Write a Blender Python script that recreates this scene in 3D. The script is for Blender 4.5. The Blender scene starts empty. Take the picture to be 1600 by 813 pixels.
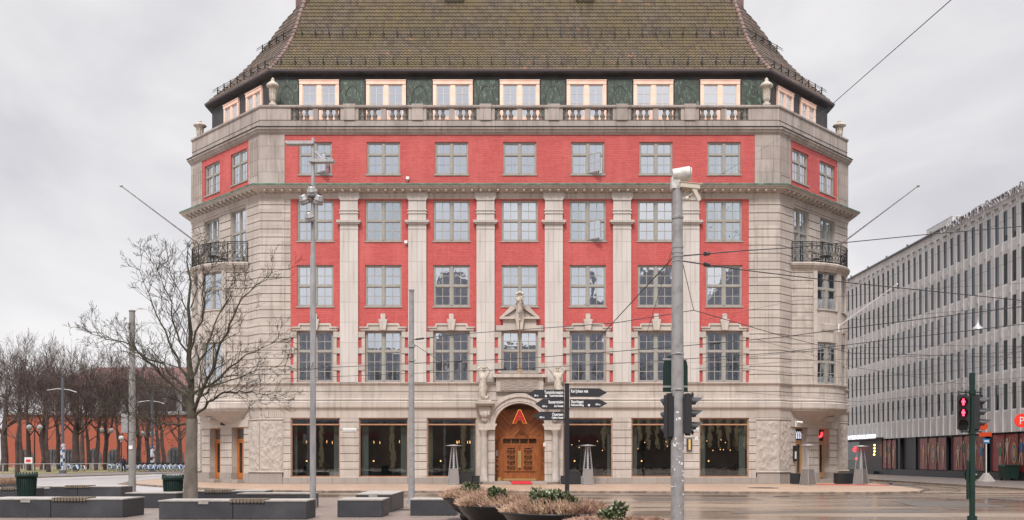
import bpy, math, random
from mathutils import Matrix, Vector, noise
R = math.radians
random.seed(7)
sc = bpy.context.scene
C = sc.collection
# ------------------------------------------------------------ camera, world, sun, exposure
CX, HZ, F, H = 812.0, 717.0, 1508.0, 1.5     # vanishing point and focal length of the photograph in its own 1600 px
cam = bpy.data.objects.new('camera', bpy.data.cameras.new('camera')); C.objects.link(cam)
cam.location = (0, 0, H); cam.rotation_euler = (R(90), 0, 0)
cam.data.sensor_width = 36; cam.data.lens = F/1600*36
cam.data.shift_x = -(CX-800)/1600; cam.data.shift_y = (HZ-406.5)/1600
cam.data.clip_end = 3000; cam.data.clip_start = .1
sc.camera = cam
SUN_EL, SUN_AZ = 50, 12      # high soft light from behind the camera
w = bpy.data.worlds.new('World'); sc.world = w; w.use_nodes = True
nt = w.node_tree; nt.nodes.clear(); N = nt.nodes.new; L = nt.links.new
out = N('ShaderNodeOutputWorld'); bg = N('ShaderNodeBackground'); L(bg.outputs[0], out.inputs[0])
sky = N('ShaderNodeTexSky'); sky.sky_type = 'NISHITA'; sky.sun_disc = False
sky.sun_elevation = R(SUN_EL); sky.sun_rotation = R(180+SUN_AZ)
hs = N('ShaderNodeHueSaturation'); hs.inputs['Saturation'].default_value = .12; L(sky.outputs[0], hs.inputs['Color'])
tc = N('ShaderNodeTexCoord'); mp = N('ShaderNodeMapping'); mp.inputs['Scale'].default_value = (1, 1, 2.2)
L(tc.outputs['Generated'], mp.inputs[0])
nz = N('ShaderNodeTexNoise'); nz.inputs['Scale'].default_value = 2.6; nz.inputs['Distortion'].default_value = .6; nz.inputs['Detail'].default_value = 6; nz.inputs['Roughness'].default_value = .5
L(mp.outputs[0], nz.inputs['Vector'])
cr = N('ShaderNodeValToRGB'); L(nz.outputs['Fac'], cr.inputs[0])
cr.color_ramp.elements[0].position = .34; cr.color_ramp.elements[0].color = (.70, .69, .745, 1)
cr.color_ramp.elements[1].position = .62; cr.color_ramp.elements[1].color = (1.03, 1.01, 1.02, 1)
sx = N('ShaderNodeSeparateXYZ'); L(tc.outputs['Generated'], sx.inputs[0])
mr = N('ShaderNodeMapRange'); mr.interpolation_type = 'SMOOTHSTEP'
for k, v in zip((1, 2, 3, 4), (.43, .93, 4.9, 19.0)): mr.inputs[k].default_value = v
L(sx.outputs['Z'], mr.inputs[0])
vm = N('ShaderNodeVectorMath'); vm.operation = 'SCALE'; L(cr.outputs[0], vm.inputs[0]); L(mr.outputs[0], vm.inputs['Scale'])
mx = N('ShaderNodeMixRGB'); mx.inputs[0].default_value = .88; L(hs.outputs[0], mx.inputs[1]); L(vm.outputs[0], mx.inputs[2])
L(mx.outputs[0], bg.inputs[0]); bg.inputs[1].default_value = .1
sun = bpy.data.objects.new('sun', bpy.data.lights.new('sun', 'SUN')); C.objects.link(sun)
sun.data.energy = 1.5; sun.data.angle = R(14); sun.data.color = (1, .965, .93)
sun.rotation_euler = (R(90-SUN_EL), 0, R(-SUN_AZ))
sun.location = (0, -20, 60)
vs = sc.view_settings; vs.view_transform = 'Standard'; vs.look = 'None'; vs.exposure = .85; vs.gamma = 1; vs.use_curve_mapping = False
sc.cycles.max_bounces = 6; sc.cycles.transparent_max_bounces = 12; sc.cycles.use_denoising = True
sc.cycles.sample_clamp_indirect = 6

# ------------------------------------------------------------ materials
def mat(name, col, rough=.7, metal=0, col2=None, scale=4, bump=0, bscale=None, emit=None, detail=6, spec=.5, contrast=(.35, .65), stretch=None, grime=0):
    m = bpy.data.materials.new(name); m.use_nodes = True; t = m.node_tree; b = t.nodes['Principled BSDF']
    b.inputs['Base Color'].default_value = (*col, 1); b.inputs['Roughness'].default_value = rough
    b.inputs['Metallic'].default_value = metal; b.inputs['Specular IOR Level'].default_value = spec
    n, l = t.nodes.new, t.links.new
    if emit:
        b.inputs['Emission Color'].default_value = (*emit[0], 1); b.inputs['Emission Strength'].default_value = emit[1]
    if col2 or bump:
        g = n('ShaderNodeTexCoord'); v = g.outputs['Object']
        if stretch:
            mm = n('ShaderNodeMapping'); mm.inputs['Scale'].default_value = stretch; l(v, mm.inputs[0]); v = mm.outputs[0]
    if col2:
        z = n('ShaderNodeTexNoise'); z.inputs['Scale'].default_value = scale; z.inputs['Detail'].default_value = detail; l(v, z.inputs['Vector'])
        c = n('ShaderNodeValToRGB'); l(z.outputs['Fac'], c.inputs[0])
        c.color_ramp.elements[0].position = contrast[0]; c.color_ramp.elements[0].color = (*col, 1)
        c.color_ramp.elements[1].position = contrast[1]; c.color_ramp.elements[1].color = (*col2, 1)
        l(c.outputs[0], b.inputs['Base Color'])
    if bump:
        z = n('ShaderNodeTexNoise'); z.inputs['Scale'].default_value = bscale or scale*8; z.inputs['Detail'].default_value = 5; l(v, z.inputs['Vector'])
        bb = n('ShaderNodeBump'); bb.inputs['Strength'].default_value = bump; bb.inputs['Distance'].default_value = .03
        l(z.outputs['Fac'], bb.inputs['Height']); l(bb.outputs[0], b.inputs['Normal'])
    return m

def blocks(name, c1, c2, mort, bw, bh, ms=.012, bump=.5, rough=.8, stain=None, stain_amt=.5, squash=1, off=.5, grain=35, fine=.25, streak=0):
    """stone blocks or bricks laid out in metres over the mesh's UV (u along the wall, v = height)"""
    m = bpy.data.materials.new(name); m.use_nodes = True; t = m.node_tree; b = t.nodes['Principled BSDF']; n, l = t.nodes.new, t.links.new
    b.inputs['Roughness'].default_value = rough; b.inputs['Specular IOR Level'].default_value = .3
    uv = n('ShaderNodeTexCoord')
    br = n('ShaderNodeTexBrick'); l(uv.outputs['UV'], br.inputs['Vector'])
    br.inputs['Scale'].default_value = 1; br.inputs['Brick Width'].default_value = bw; br.inputs['Row Height'].default_value = bh
    br.inputs['Mortar Size'].default_value = ms; br.inputs['Mortar Smooth'].default_value = .3; br.offset = off
    br.inputs['Color1'].default_value = (*c1, 1); br.inputs['Color2'].default_value = (*c2, 1); br.inputs['Mortar'].default_value = (*mort, 1)
    last = br.outputs['Color']
    z = n('ShaderNodeTexNoise'); z.inputs['Scale'].default_value = grain; z.inputs['Detail'].default_value = 4; l(uv.outputs['UV'], z.inputs['Vector'])
    mr = n('ShaderNodeMapRange'); l(z.outputs['Fac'], mr.inputs[0]); mr.inputs[1].default_value = .3; mr.inputs[2].default_value = .7
    mr.inputs[3].default_value = 1-fine; mr.inputs[4].default_value = 1+fine*.5
    v = n('ShaderNodeVectorMath'); v.operation = 'SCALE'; l(last, v.inputs[0]); l(mr.outputs[0], v.inputs['Scale']); last = v.outputs[0]
    if stain:
        mp = n('ShaderNodeMapping'); mp.inputs['Scale'].default_value = (1, .35, 1); l(uv.outputs['UV'], mp.inputs[0])
        s = n('ShaderNodeTexNoise'); s.inputs['Scale'].default_value = .9; s.inputs['Detail'].default_value = 8; s.inputs['Roughness'].default_value = .65; l(mp.outputs[0], s.inputs['Vector'])
        r2 = n('ShaderNodeMapRange'); l(s.outputs['Fac'], r2.inputs[0]); r2.inputs[1].default_value = .48; r2.inputs[2].default_value = .72; r2.inputs[4].default_value = stain_amt
        x = n('ShaderNodeMixRGB'); l(r2.outputs[0], x.inputs[0]); l(last, x.inputs[1]); x.inputs[2].default_value = (*stain, 1); last = x.outputs[0]
    if streak:
        mp = n('ShaderNodeMapping'); mp.inputs['Scale'].default_value = (5, .25, 1); l(uv.outputs['UV'], mp.inputs[0])
        s = n('ShaderNodeTexNoise'); s.inputs['Scale'].default_value = 1; s.inputs['Detail'].default_value = 6; l(mp.outputs[0], s.inputs['Vector'])
        r2 = n('ShaderNodeMapRange'); l(s.outputs['Fac'], r2.inputs[0]); r2.inputs[1].default_value = .52; r2.inputs[2].default_value = .75; r2.inputs[4].default_value = streak
        x = n('ShaderNodeMixRGB'); l(r2.outputs[0], x.inputs[0]); l(last, x.inputs[1]); x.inputs[2].default_value = (.10, .085, .075, 1); last = x.outputs[0]
    l(last, b.inputs['Base Color'])
    ad = n('ShaderNodeMath'); ad.operation = 'MULTIPLY_ADD'; l(z.outputs['Fac'], ad.inputs[0]); ad.inputs[1].default_value = .25; l(br.outputs['Fac'], ad.inputs[2])
    inv = n('ShaderNodeMath'); inv.operation = 'SUBTRACT'; inv.inputs[0].default_value = 1; l(ad.outputs[0], inv.inputs[1])
    bb = n('ShaderNodeBump'); bb.inputs['Strength'].default_value = bump; bb.inputs['Distance'].default_value = .02; l(inv.outputs[0], bb.inputs['Height']); l(bb.outputs[0], b.inputs['Normal'])
    return m

def glass(name, refl, tint=(1, 1, 1), rough=.015, trans=(.8, .85, .85), wob=.004, edge=.45):
    m = bpy.data.materials.new(name); m.use_nodes = True; t = m.node_tree; t.nodes.clear(); n, l = t.nodes.new, t.links.new
    o = n('ShaderNodeOutputMaterial'); mx = n('ShaderNodeMixShader'); l(mx.outputs[0], o.inputs[0])
    a = n('ShaderNodeBsdfTransparent'); a.inputs[0].default_value = (*trans, 1)
    g = n('ShaderNodeBsdfGlossy'); g.inputs['Color'].default_value = (*tint, 1); g.inputs['Roughness'].default_value = rough
    l(a.outputs[0], mx.inputs[1]); l(g.outputs[0], mx.inputs[2])
    lw = n('ShaderNodeLayerWeight'); lw.inputs[0].default_value = .25
    mr = n('ShaderNodeMapRange'); l(lw.outputs['Facing'], mr.inputs[0]); mr.inputs[3].default_value = refl; mr.inputs[4].default_value = min(1, refl+edge)
    l(mr.outputs[0], mx.inputs[0])
    if wob:
        tc = n('ShaderNodeTexCoord'); z = n('ShaderNodeTexNoise'); z.inputs['Scale'].default_value = 1.6; z.inputs['Detail'].default_value = 2; l(tc.outputs['Object'], z.inputs['Vector'])
        bb = n('ShaderNodeBump'); bb.inputs['Distance'].default_value = wob; bb.inputs['Strength'].default_value = 1; l(z.outputs['Fac'], bb.inputs['Height']); l(bb.outputs[0], g.inputs['Normal'])
    return m

stone = blocks('granite', (.56, .495, .44), (.455, .395, .35), (.31, .265, .235), 1.3, .485, .006, .25, stain=(.34, .295, .26), stain_amt=.55, fine=.25, streak=.40)
pilstone = blocks('pilaster granite', (.60, .555, .515), (.54, .495, .455), (.33, .285, .255), 40, 1.21, .011, .35, stain=(.38, .32, .29), stain_amt=.3, fine=.22, streak=.32, off=0)
bigstone = blocks('weathered granite slabs', (.46, .395, .355), (.37, .315, .28), (.18, .15, .13), 1.45, .78, .012, .35, stain=(.23, .19, .17), stain_amt=.75, fine=.22, streak=.5)
basestone = blocks('plinth granite', (.36, .315, .28), (.32, .28, .25), (.16, .13, .12), 1.5, 30, .012, .3, stain=(.22, .18, .16), stain_amt=.5, fine=.3, streak=.3)
redbrick = blocks('painted red brick', (.55, .108, .10), (.49, .09, .083), (.46, .085, .077), .62, .105, .008, .7, stain=(.63, .155, .14), stain_amt=.6, fine=.13, grain=6, rough=.6, streak=.16)
carved = mat('carved granite', (.45, .395, .35), .85, 0, (.37, .32, .285), 2.5, .3, 40)
statue = mat('pale carved stone', (.56, .50, .42), .85, 0, (.38, .33, .28), 5, .4, 30)
dkstone = mat('dark copper cladding', (.030, .030, .032), .6, 0, (.055, .05, .05), 1.5, .1, 20)
framem = mat('taupe window paint', (.34, .32, .285), .5, 0, (.29, .27, .24), 3)
copper_new = mat('new bright copper', (.86, .53, .40), .5, .1, (.93, .67, .54), 1.6)
white = mat('white paint', (.72, .72, .71), .5)
curtain = mat('white curtain', (.72, .71, .68), .9, 0, (.6, .59, .56), 6)
curtain_green = mat('sheer green grey curtain', (.17, .19, .17), .9, 0, (.10, .12, .105), 3, stretch=(8, 8, .4))
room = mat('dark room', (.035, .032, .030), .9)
roomwarm = mat('dim warm room', (.05, .035, .025), .9, 0, (.09, .06, .04), 1.2)
gl = glass('window glass', .68, (.86, .92, 1.0), wob=.0022)
glattic = glass('attic window glass', .80, (.93, .95, 1.0), wob=.0012)
glshop = glass('shop glass', .25, (.9, .95, 1), wob=.0012)
gldark = glass('dark office glass', .10, (.8, .85, .95), wob=0, edge=.12)
gl2 = glass('window glass clear', .58, (.84, .92, 1.0), wob=.004)
gl3 = glass('window glass bright', .74, (.90, .94, 1.0), wob=.003)
verd = mat('verdigris copper', (.14, .24, .17), .7, 0, (.07, .10, .08), 2.2, .15, 12)
# verdigris panels: dark copper with pale green running patina
def patina():
    m = bpy.data.materials.new('patinated copper panel'); m.use_nodes = True; t = m.node_tree; b = t.nodes['Principled BSDF']; n, l = t.nodes.new, t.links.new
    b.inputs['Roughness'].default_value = .45
    tc = n('ShaderNodeTexCoord'); mp = n('ShaderNodeMapping'); mp.inputs['Scale'].default_value = (4.2, 4.2, 1.6); l(tc.outputs['Object'], mp.inputs[0])
    z = n('ShaderNodeTexNoise'); z.inputs['Scale'].default_value = 1.3; z.inputs['Detail'].default_value = 9; z.inputs['Roughness'].default_value = .72; z.inputs['Distortion'].default_value = 1.2; l(mp.outputs[0], z.inputs['Vector'])
    c = n('ShaderNodeValToRGB'); l(z.outputs['Fac'], c.inputs[0]); e = c.color_ramp.elements
    e[0].position = .38; e[0].color = (.028, .027, .024, 1); e[1].position = .70; e[1].color = (.26, .40, .28, 1)
    x = e.new(.56); x.color = (.06, .085, .062, 1)
    l(c.outputs[0], b.inputs['Base Color']); return m
patina_m = patina()
iron = mat('black wrought iron', (.02, .02, .022), .5, .3)
steel = mat('galvanised steel', (.42, .41, .41), .45, .45, (.30, .295, .295), 3, stretch=(3, 3, .6))
polegrey = mat('grey painted pole', (.30, .295, .295), .6, 0, (.23, .225, .225), 7, .15, 30)
concpole = mat('grey concrete pole', (.27, .25, .235), .8, 0, (.21, .195, .18), 4, .3, 30)
wood = mat('varnished oak', (.32, .105, .03), .35, 0, (.20, .058, .016), 3, .1, 20, stretch=(6, 6, .8))
woodlight = mat('light oak', (.46, .27, .125), .45, 0, (.36, .20, .09), 3, stretch=(6, 6, .8))
woodorange = mat('orange varnished wood', (.50, .17, .04), .35, 0, (.38, .115, .025), 3, stretch=(6, 6, .8))
shopframe = mat('copper brown shop frame', (.47, .25, .145), .45, .2, (.38, .19, .11), 3)
brass = mat('brass', (.75, .55, .25), .3, .9)
darkblock = mat('dark slate stone', (.026, .027, .032), .5, 0, (.062, .062, .068), 1.3, .35, 25, contrast=(.3, .75))
paletop = mat('pale worn stone top', (.36, .33, .30), .6, 0, (.27, .245, .225), 5, .15, 30)
slat = mat('weathered wooden slats', (.20, .155, .11), .8, 0, (.12, .095, .07), 8)
bark = mat('lichen bark', (.036, .029, .023), .9, 0, (.085, .076, .05), 5, .8, 30, stretch=(1, 1, .4))
trunkbark = mat('smooth pale bark', (.20, .17, .14), .9, 0, (.12, .10, .08), 4, .6, 22, stretch=(1, 1, .5))
bgbark = mat('dark winter twigs', (.050, .034, .031), .9, 0, (.10, .068, .06), 1.5)
greenmetal = mat('dark green enamel', (.008, .024, .019), .5, 0, (.013, .032, .026), 2, spec=.3)
blackpl = mat('matt black plastic', (.018, .018, .02), .5)
black = mat('black metal', (.022, .022, .027), .45, .2)
redm = mat('red carpet', (.50, .022, .03), .9, 0, (.42, .02, .025), 9)
def lamp(name, col, s): return mat(name, col, .5, emit=(col, s))
bulb = lamp('warm bulb', (1, .50, .18), 1.5)
redlamp = lamp('red signal lamp', (1, .03, .06), 5)
redneon = lamp('red neon', (1, .03, .04), 2.5)
yelneon = mat('yellow letter edge', (.70, .33, .05), .45, emit=((1, .4, .05), .08))
amber = lamp('amber lamp', (1, .45, .1), 5)
whiteneon = lamp('white lit lettering', (.85, .88, 1), .5)

# ------------------------------------------------------------ mesh builder
class MB:
    def __init__(s): s.v = []; s.f = []; s.mi = []; s.sm = []; s.T = Matrix.Identity(4); s.uv = None
    def add(s, vs_, fs, mi=0, sm=False):
        b = len(s.v); T = s.T
        s.v += [T @ Vector(p) for p in vs_]
        for f in fs: s.f.append(tuple(b+i for i in f)); s.mi.append(mi); s.sm.append(sm)
        return s
    def box(s, x0, x1, y0, y1, z0, z1, mi=0):
        v = [(x, y, z) for z in (z0, z1) for y in (y0, y1) for x in (x0, x1)]
        return s.add(v, [(0, 2, 3, 1), (4, 5, 7, 6), (0, 1, 5, 4), (2, 6, 7, 3), (0, 4, 6, 2), (1, 3, 7, 5)], mi)
    def tube(s, p0, p1, r0, r1=None, n=8, mi=0, sm=True, cap=True):
        r1 = r0 if r1 is None else r1
        p0 = Vector(p0); p1 = Vector(p1); d = p1-p0
        if d.length < 1e-6: return s
        d.normalize(); a = d.orthogonal().normalized(); b = d.cross(a)
        v = []
        for p, r in ((p0, r0), (p1, r1)):
            for k in range(n):
                t = 2*math.pi*(k+.5)/n; v.append(p+a*(r*math.cos(t))+b*(r*math.sin(t)))
        s.add(v, [(k, (k+1) % n, n+(k+1) % n, n+k) for k in range(n)], mi, sm)
        if cap: s.add(v[:n], [tuple(range(n-1, -1, -1))], mi); s.add(v[n:], [tuple(range(n))], mi)
        return s
    def path(s, pts, r, n=6, mi=0, cap=True):
        """one tube that follows a polyline; r = radius or a list of radii"""
        pts = [Vector(p) for p in pts]; rs = r if isinstance(r, (list, tuple)) else [r]*len(pts)
        v = []; ref = None
        for i, p in enumerate(pts):
            d = (pts[min(i+1, len(pts)-1)]-pts[max(i-1, 0)]).normalized()
            a = d.orthogonal().normalized() if ref is None else (ref-d*ref.dot(d))
            a = a.normalized() if a.length > 1e-5 else d.orthogonal().normalized()
            ref = a; b = d.cross(a)
            for k in range(n):
                t = 2*math.pi*k/n; v.append(p+a*(rs[i]*math.cos(t))+b*(rs[i]*math.sin(t)))
        f = [(i*n+k, i*n+(k+1) % n, (i+1)*n+(k+1) % n, (i+1)*n+k) for i in range(len(pts)-1) for k in range(n)]
        s.add(v, f, mi, n > 3)
        if cap and n > 3: s.add(v[:n], [tuple(range(n))], mi); s.add(v[-n:], [tuple(range(n))], mi)
        return s
    def lathe(s, prof, c=(0, 0, 0), n=16, mi=0, sm=True, cap=True):
        v = []
        for r, z in prof:
            for k in range(n):
                t = 2*math.pi*k/n; v.append((c[0]+r*math.cos(t), c[1]+r*math.sin(t), c[2]+z))
        m = len(prof)
        s.add(v, [(i*n+k, i*n+(k+1) % n, (i+1)*n+(k+1) % n, (i+1)*n+k) for i in range(m-1) for k in range(n)], mi, sm)
        if cap: s.add(v[:n], [tuple(range(n))], mi); s.add(v[-n:], [tuple(range(n))], mi)
        return s
    def ball(s, c, r, n=10, mi=0, sc_=(1, 1, 1)):
        prof = [(max(1e-3, math.sin(math.pi*i/(n//2+2))), -math.cos(math.pi*i/(n//2+2))) for i in range(n//2+3)]
        v = []
        for q, z in prof:
            for k in range(n):
                t = 2*math.pi*k/n; v.append((c[0]+r*q*math.cos(t)*sc_[0], c[1]+r*q*math.sin(t)*sc_[1], c[2]+r*z*sc_[2]))
        return s.add(v, [(i*n+k, i*n+(k+1) % n, (i+1)*n+(k+1) % n, (i+1)*n+k) for i in range(len(prof)-1) for k in range(n)], mi, True)
    def prism(s, poly, y0, y1, mi=0):
        """polygon in x,z pushed from y0 to y1"""
        n = len(poly); v = [(x, y0, z) for x, z in poly]+[(x, y1, z) for x, z in poly]
        s.add(v, [tuple(range(n)), tuple(range(2*n-1, n-1, -1))]+[(k, n+k, n+(k+1) % n, (k+1) % n) for k in range(n)], mi); return s
    def slab(s, poly, z0, z1, mi=0):
        n = len(poly); v = [(x, y, z0) for x, y in poly]+[(x, y, z1) for x, y in poly]
        s.add(v, [tuple(range(n-1, -1, -1)), tuple(range(n, 2*n))]+[(k, (k+1) % n, n+(k+1) % n, n+k) for k in range(n)], mi); return s
    def sweep(s, path, prof, mi=0, closed=True, caps=True, sm=False):
        """profile (outward, z) carried along a plan polyline, mitred; outward is the right-hand side of travel"""
        P = [Vector(p) for p in path]; n = len(P); nr = []
        for i in range(n-1):
            d = (P[i+1]-P[i]).normalized(); nr.append(Vector((d.y, -d.x)))
        v = []
        for i in range(n):
            if i == 0: m = nr[0]
            elif i == n-1: m = nr[-1]
            else: m = (nr[i-1]+nr[i])/(1+nr[i-1].dot(nr[i]))
            v += [(P[i].x+m.x*o, P[i].y+m.y*o, z) for o, z in prof]
        k = len(prof); e = k if closed else k-1
        s.add(v, [(i*k+j, (i+1)*k+j, (i+1)*k+(j+1) % k, i*k+(j+1) % k) for i in range(n-1) for j in range(e)], mi, sm)
        if caps and closed: s.add(v[:k], [tuple(range(k))], mi); s.add(v[-k:], [tuple(range(k-1, -1, -1))], mi)
        return s
    def panel(s, x0, x1, z0, z1, holes=(), y=0, depth=.3, mi=0, mr=None):
        xs = sorted({x0, x1, *[h[0] for h in holes], *[h[1] for h in holes]}); zs = sorted({z0, z1, *[h[2] for h in holes], *[h[3] for h in holes]})
        for i in range(len(xs)-1):
            for j in range(len(zs)-1):
                cx, cz = (xs[i]+xs[i+1])/2, (zs[j]+zs[j+1])/2
                if any(h[0] < cx < h[1] and h[2] < cz < h[3] for h in holes): continue
                s.add([(xs[i], y, zs[j]), (xs[i+1], y, zs[j]), (xs[i+1], y, zs[j+1]), (xs[i], y, zs[j+1])], [(0, 1, 2, 3)], mi)
        for a, b, c, d in holes:
            q = [(a, c), (b, c), (b, d), (a, d)]
            for k in range(4):
                (p, r), (t, u) = q[k], q[(k+1) % 4]
                s.add([(p, y, r), (t, y, u), (t, y+depth, u), (p, y+depth, r)], [(0, 1, 2, 3)], mi if mr is None else mr)
        return s
    def build(s, name, mats, parent=None, uv=False):
        me = bpy.data.meshes.new(name); me.from_pydata([tuple(p) for p in s.v], [], s.f)
        for m in (mats if isinstance(mats, (list, tuple)) else [mats]): me.materials.append(m)
        me.polygons.foreach_set('material_index', s.mi); me.polygons.foreach_set('use_smooth', s.sm)
        if uv:
            l = me.uv_layers.new(name='UVMap'); data = []
            for p in me.polygons:
                nx, ny, nz_ = p.normal
                if abs(nz_) > .9:
                    for i in p.vertices: q = me.vertices[i].co; data += [q.x, q.y]
                else:
                    h = math.hypot(nx, ny); tx, ty = -ny/h, nx/h
                    if ny > 0: tx, ty = -tx, -ty
                    for i in p.vertices: q = me.vertices[i].co; data += [q.x*tx+q.y*ty, q.z]
            l.data.foreach_set('uv', data)
        me.update()
        o = bpy.data.objects.new(name, me); C.objects.link(o)
        if parent: setpar(o, parent)
        return o
def build_split(mb, name, mats, parent, uv=False, gap=.25):
    """one object per separate piece: face islands whose boxes lie within the gap are one piece"""
    par = list(range(len(mb.v)))
    def find(i):
        while par[i] != i: par[i] = par[par[i]]; i = par[i]
        return i
    for f in mb.f:
        a = find(f[0])
        for k in f[1:]:
            b = find(k)
            if b != a: par[b] = a
    isl = {}
    for i, f in enumerate(mb.f): isl.setdefault(find(f[0]), []).append(i)
    cl = []
    for fs in isl.values():
        ps = [mb.v[k] for i in fs for k in mb.f[i]]; bb = [min(p[a] for p in ps) for a in range(3)]+[max(p[a] for p in ps) for a in range(3)]; cur = [bb, list(fs)]; go = True
        while go:
            go = False
            for c in cl:
                if all(c[0][a]-gap <= cur[0][a+3] and cur[0][a]-gap <= c[0][a+3] for a in range(3)):
                    cl.remove(c); cur = [[min(c[0][a], cur[0][a]) for a in range(3)]+[max(c[0][a+3], cur[0][a+3]) for a in range(3)], c[1]+cur[1]]; go = True; break
        cl.append(cur)
    out = []
    for bb, fs in sorted(cl, key=lambda c: c[0][0]):
        n = MB(); mp = {}
        for i in sorted(fs):
            for k in mb.f[i]:
                if k not in mp: mp[k] = len(n.v); n.v.append(mb.v[k])
            n.f.append(tuple(mp[k] for k in mb.f[i])); n.mi.append(mb.mi[i]); n.sm.append(mb.sm[i])
        out.append(n.build(name, mats, parent, uv))
    return out
def setpar(o, parent):
    """parent while keeping world coordinates (parents made by thing(loc) are never rotated before this)"""
    o.parent = parent
    if parent.type == 'EMPTY': o.matrix_parent_inverse = parent.matrix_basis.inverted()
def tag(o, label=None, cat=None, group=None, kind=None):
    if label: o['label'] = label
    if cat: o['category'] = cat
    if group: o['group'] = group
    if kind: o['kind'] = kind
    return o
def thing(name, label, cat, loc=(0, 0, 0), group=None):
    o = bpy.data.objects.new(name, None); C.objects.link(o); o.location = loc; o.empty_display_size = .3
    return tag(o, label, cat, group)
def local(o, parent): o.parent = parent; return o     # child in the parent's own coordinates
def kids(o): return [c for c in ALL() if c.parent == o]
def ALL(): return bpy.data.objects
def dup(root, loc=None, rotz=None, label=None, tree=None):
    tree = tree or collect(root)
    def cp(node, par):
        o, ch = node; c = o.copy(); C.objects.link(c); c.parent = par
        for x in ch: cp(x, c)
        return c
    r = cp(tree, root.parent)
    if loc is not None: r.location = loc
    if rotz is not None: r.rotation_euler = (0, 0, rotz)
    if label: r['label'] = label
    return r
def collect(root):
    by = {}
    for o in bpy.data.objects:
        if o.parent: by.setdefault(o.parent.name, []).append(o)
    def rec(o): return (o, [rec(c) for c in by.get(o.name, [])])
    return rec(root)
def text(s, size, m, parent, loc, rot=(R(90), 0, 0), ext=.004, align='LEFT', name='lettering', off=0):
    """lettering turned into a real mesh"""
    c = bpy.data.curves.new(name, 'FONT'); c.body = s; c.size = size; c.extrude = ext; c.align_x = align; c.resolution_u = 3; c.offset = off
    t_ = bpy.data.objects.new('tmp', c); C.objects.link(t_); dg = bpy.context.evaluated_depsgraph_get(); me = bpy.data.meshes.new_from_object(t_.evaluated_get(dg))
    bpy.data.objects.remove(t_); me.name = name; me.materials.clear(); me.materials.append(m)
    o = bpy.data.objects.new(name, me); C.objects.link(o); o.location = loc; o.rotation_euler = rot
    if parent: setpar(o, parent)
    return o
def P(px, py, Y): return Vector(((px-CX)/F*Y, Y, H+(HZ-py)/F*Y))
RD = -.10; PL = -.094       # road and plaza heights; the hotel pavement is at 0
def G(px, py, z=PL):
    Y = F*(H-z)/(py-HZ); return Vector(((px-CX)/F*Y, Y, z))
# ------------------------------------------------------------ ground
def wet_road():
    m = bpy.data.materials.new('wet asphalt and setts'); m.use_nodes = True; t = m.node_tree; b = t.nodes['Principled BSDF']; n, l = t.nodes.new, t.links.new
    tc = n('ShaderNodeTexCoord'); mp = n('ShaderNodeMapping'); mp.inputs['Scale'].default_value = (.09, .42, 1); l(tc.outputs['Object'], mp.inputs[0])
    z = n('ShaderNodeTexNoise'); z.inputs['Scale'].default_value = 1; z.inputs['Detail'].default_value = 8; z.inputs['Roughness'].default_value = .6; l(mp.outputs[0], z.inputs['Vector'])
    c = n('ShaderNodeValToRGB'); l(z.outputs['Fac'], c.inputs[0]); e = c.color_ramp.elements
    e[0].position = .35; e[0].color = (.11, .078, .056, 1); e[1].position = .66; e[1].color = (.26, .195, .14, 1)
    f = n('ShaderNodeTexNoise'); f.inputs['Scale'].default_value = 12; f.inputs['Detail'].default_value = 6; l(tc.outputs['Object'], f.inputs['Vector'])
    mr = n('ShaderNodeMapRange'); l(f.outputs['Fac'], mr.inputs[0]); mr.inputs[3].default_value = .72; mr.inputs[4].default_value = 1.25
    v = n('ShaderNodeVectorMath'); v.operation = 'SCALE'; l(c.outputs[0], v.inputs[0]); l(mr.outputs[0], v.inputs['Scale']); l(v.outputs[0], b.inputs['Base Color'])
    r = n('ShaderNodeMapRange'); l(z.outputs['Fac'], r.inputs[0]); r.inputs[1].default_value = .35; r.inputs[2].default_value = .62; r.inputs[3].default_value = .09; r.inputs[4].default_value = .36; l(r.outputs[0], b.inputs['Roughness'])
    bb = n('ShaderNodeBump'); bb.inputs['Strength'].default_value = .35; bb.inputs['Distance'].default_value = .012; l(f.outputs['Fac'], bb.inputs['Height']); l(bb.outputs[0], b.inputs['Normal'])
    return m
road_m = wet_road()
def paving(name, c1, c2, mort, bw, bh, rough, sc2=.5):
    m = blocks(name, c1, c2, mort, bw, bh, .012, .4, rough, stain=tuple(x*.6 for x in c1), stain_amt=.55, fine=.3, grain=14)
    return m
pave_m = paving('pinkish beige paving slabs', (.43, .30, .215), (.38, .265, .19), (.26, .18, .13), .9, .45, .45)
plaza_m = paving('plaza setts', (.27, .215, .18), (.21, .165, .14), (.12, .09, .08), .24, .14, .42)
pave2_m = paving('grey wet pavement', (.22, .19, .17), (.19, .165, .15), (.11, .095, .09), .6, .4, .35)
kerb_m = mat('granite kerb', (.25, .185, .14), .6, 0, (.13, .10, .08), 3, .3, 20, contrast=(.4, .6))
grass_m = mat('thin winter grass', (.15, .13, .045), .9, 0, (.20, .17, .08), 1.2, .5, 20)
rail_m = mat('tram rail groove', (.035, .032, .03), .4, .5)
sheen_m = mat('wet roadway with painted sky sheen', (.47, .445, .44), .28, 0, (.36, .335, .33), .35, .2, 14, stretch=(1, 2.2, 1))  # sky reflection on the wet road, put into the pale colour
m = MB(); m.add([(-700, -60, RD), (700, -60, RD), (700, 1500, RD), (-700, 1500, RD)], [(0, 1, 2, 3)])
tag(m.build('road', road_m), kind='structure')
m = MB(); m.slab([(-60, -8), (2.2, -8), (2.2, 22), (1.2, 30), (.2, 36), (-2, 39.4), (-60, 41)], RD-.3, PL); tag(m.build('plaza', plaza_m, uv=True), kind='structure')
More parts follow.
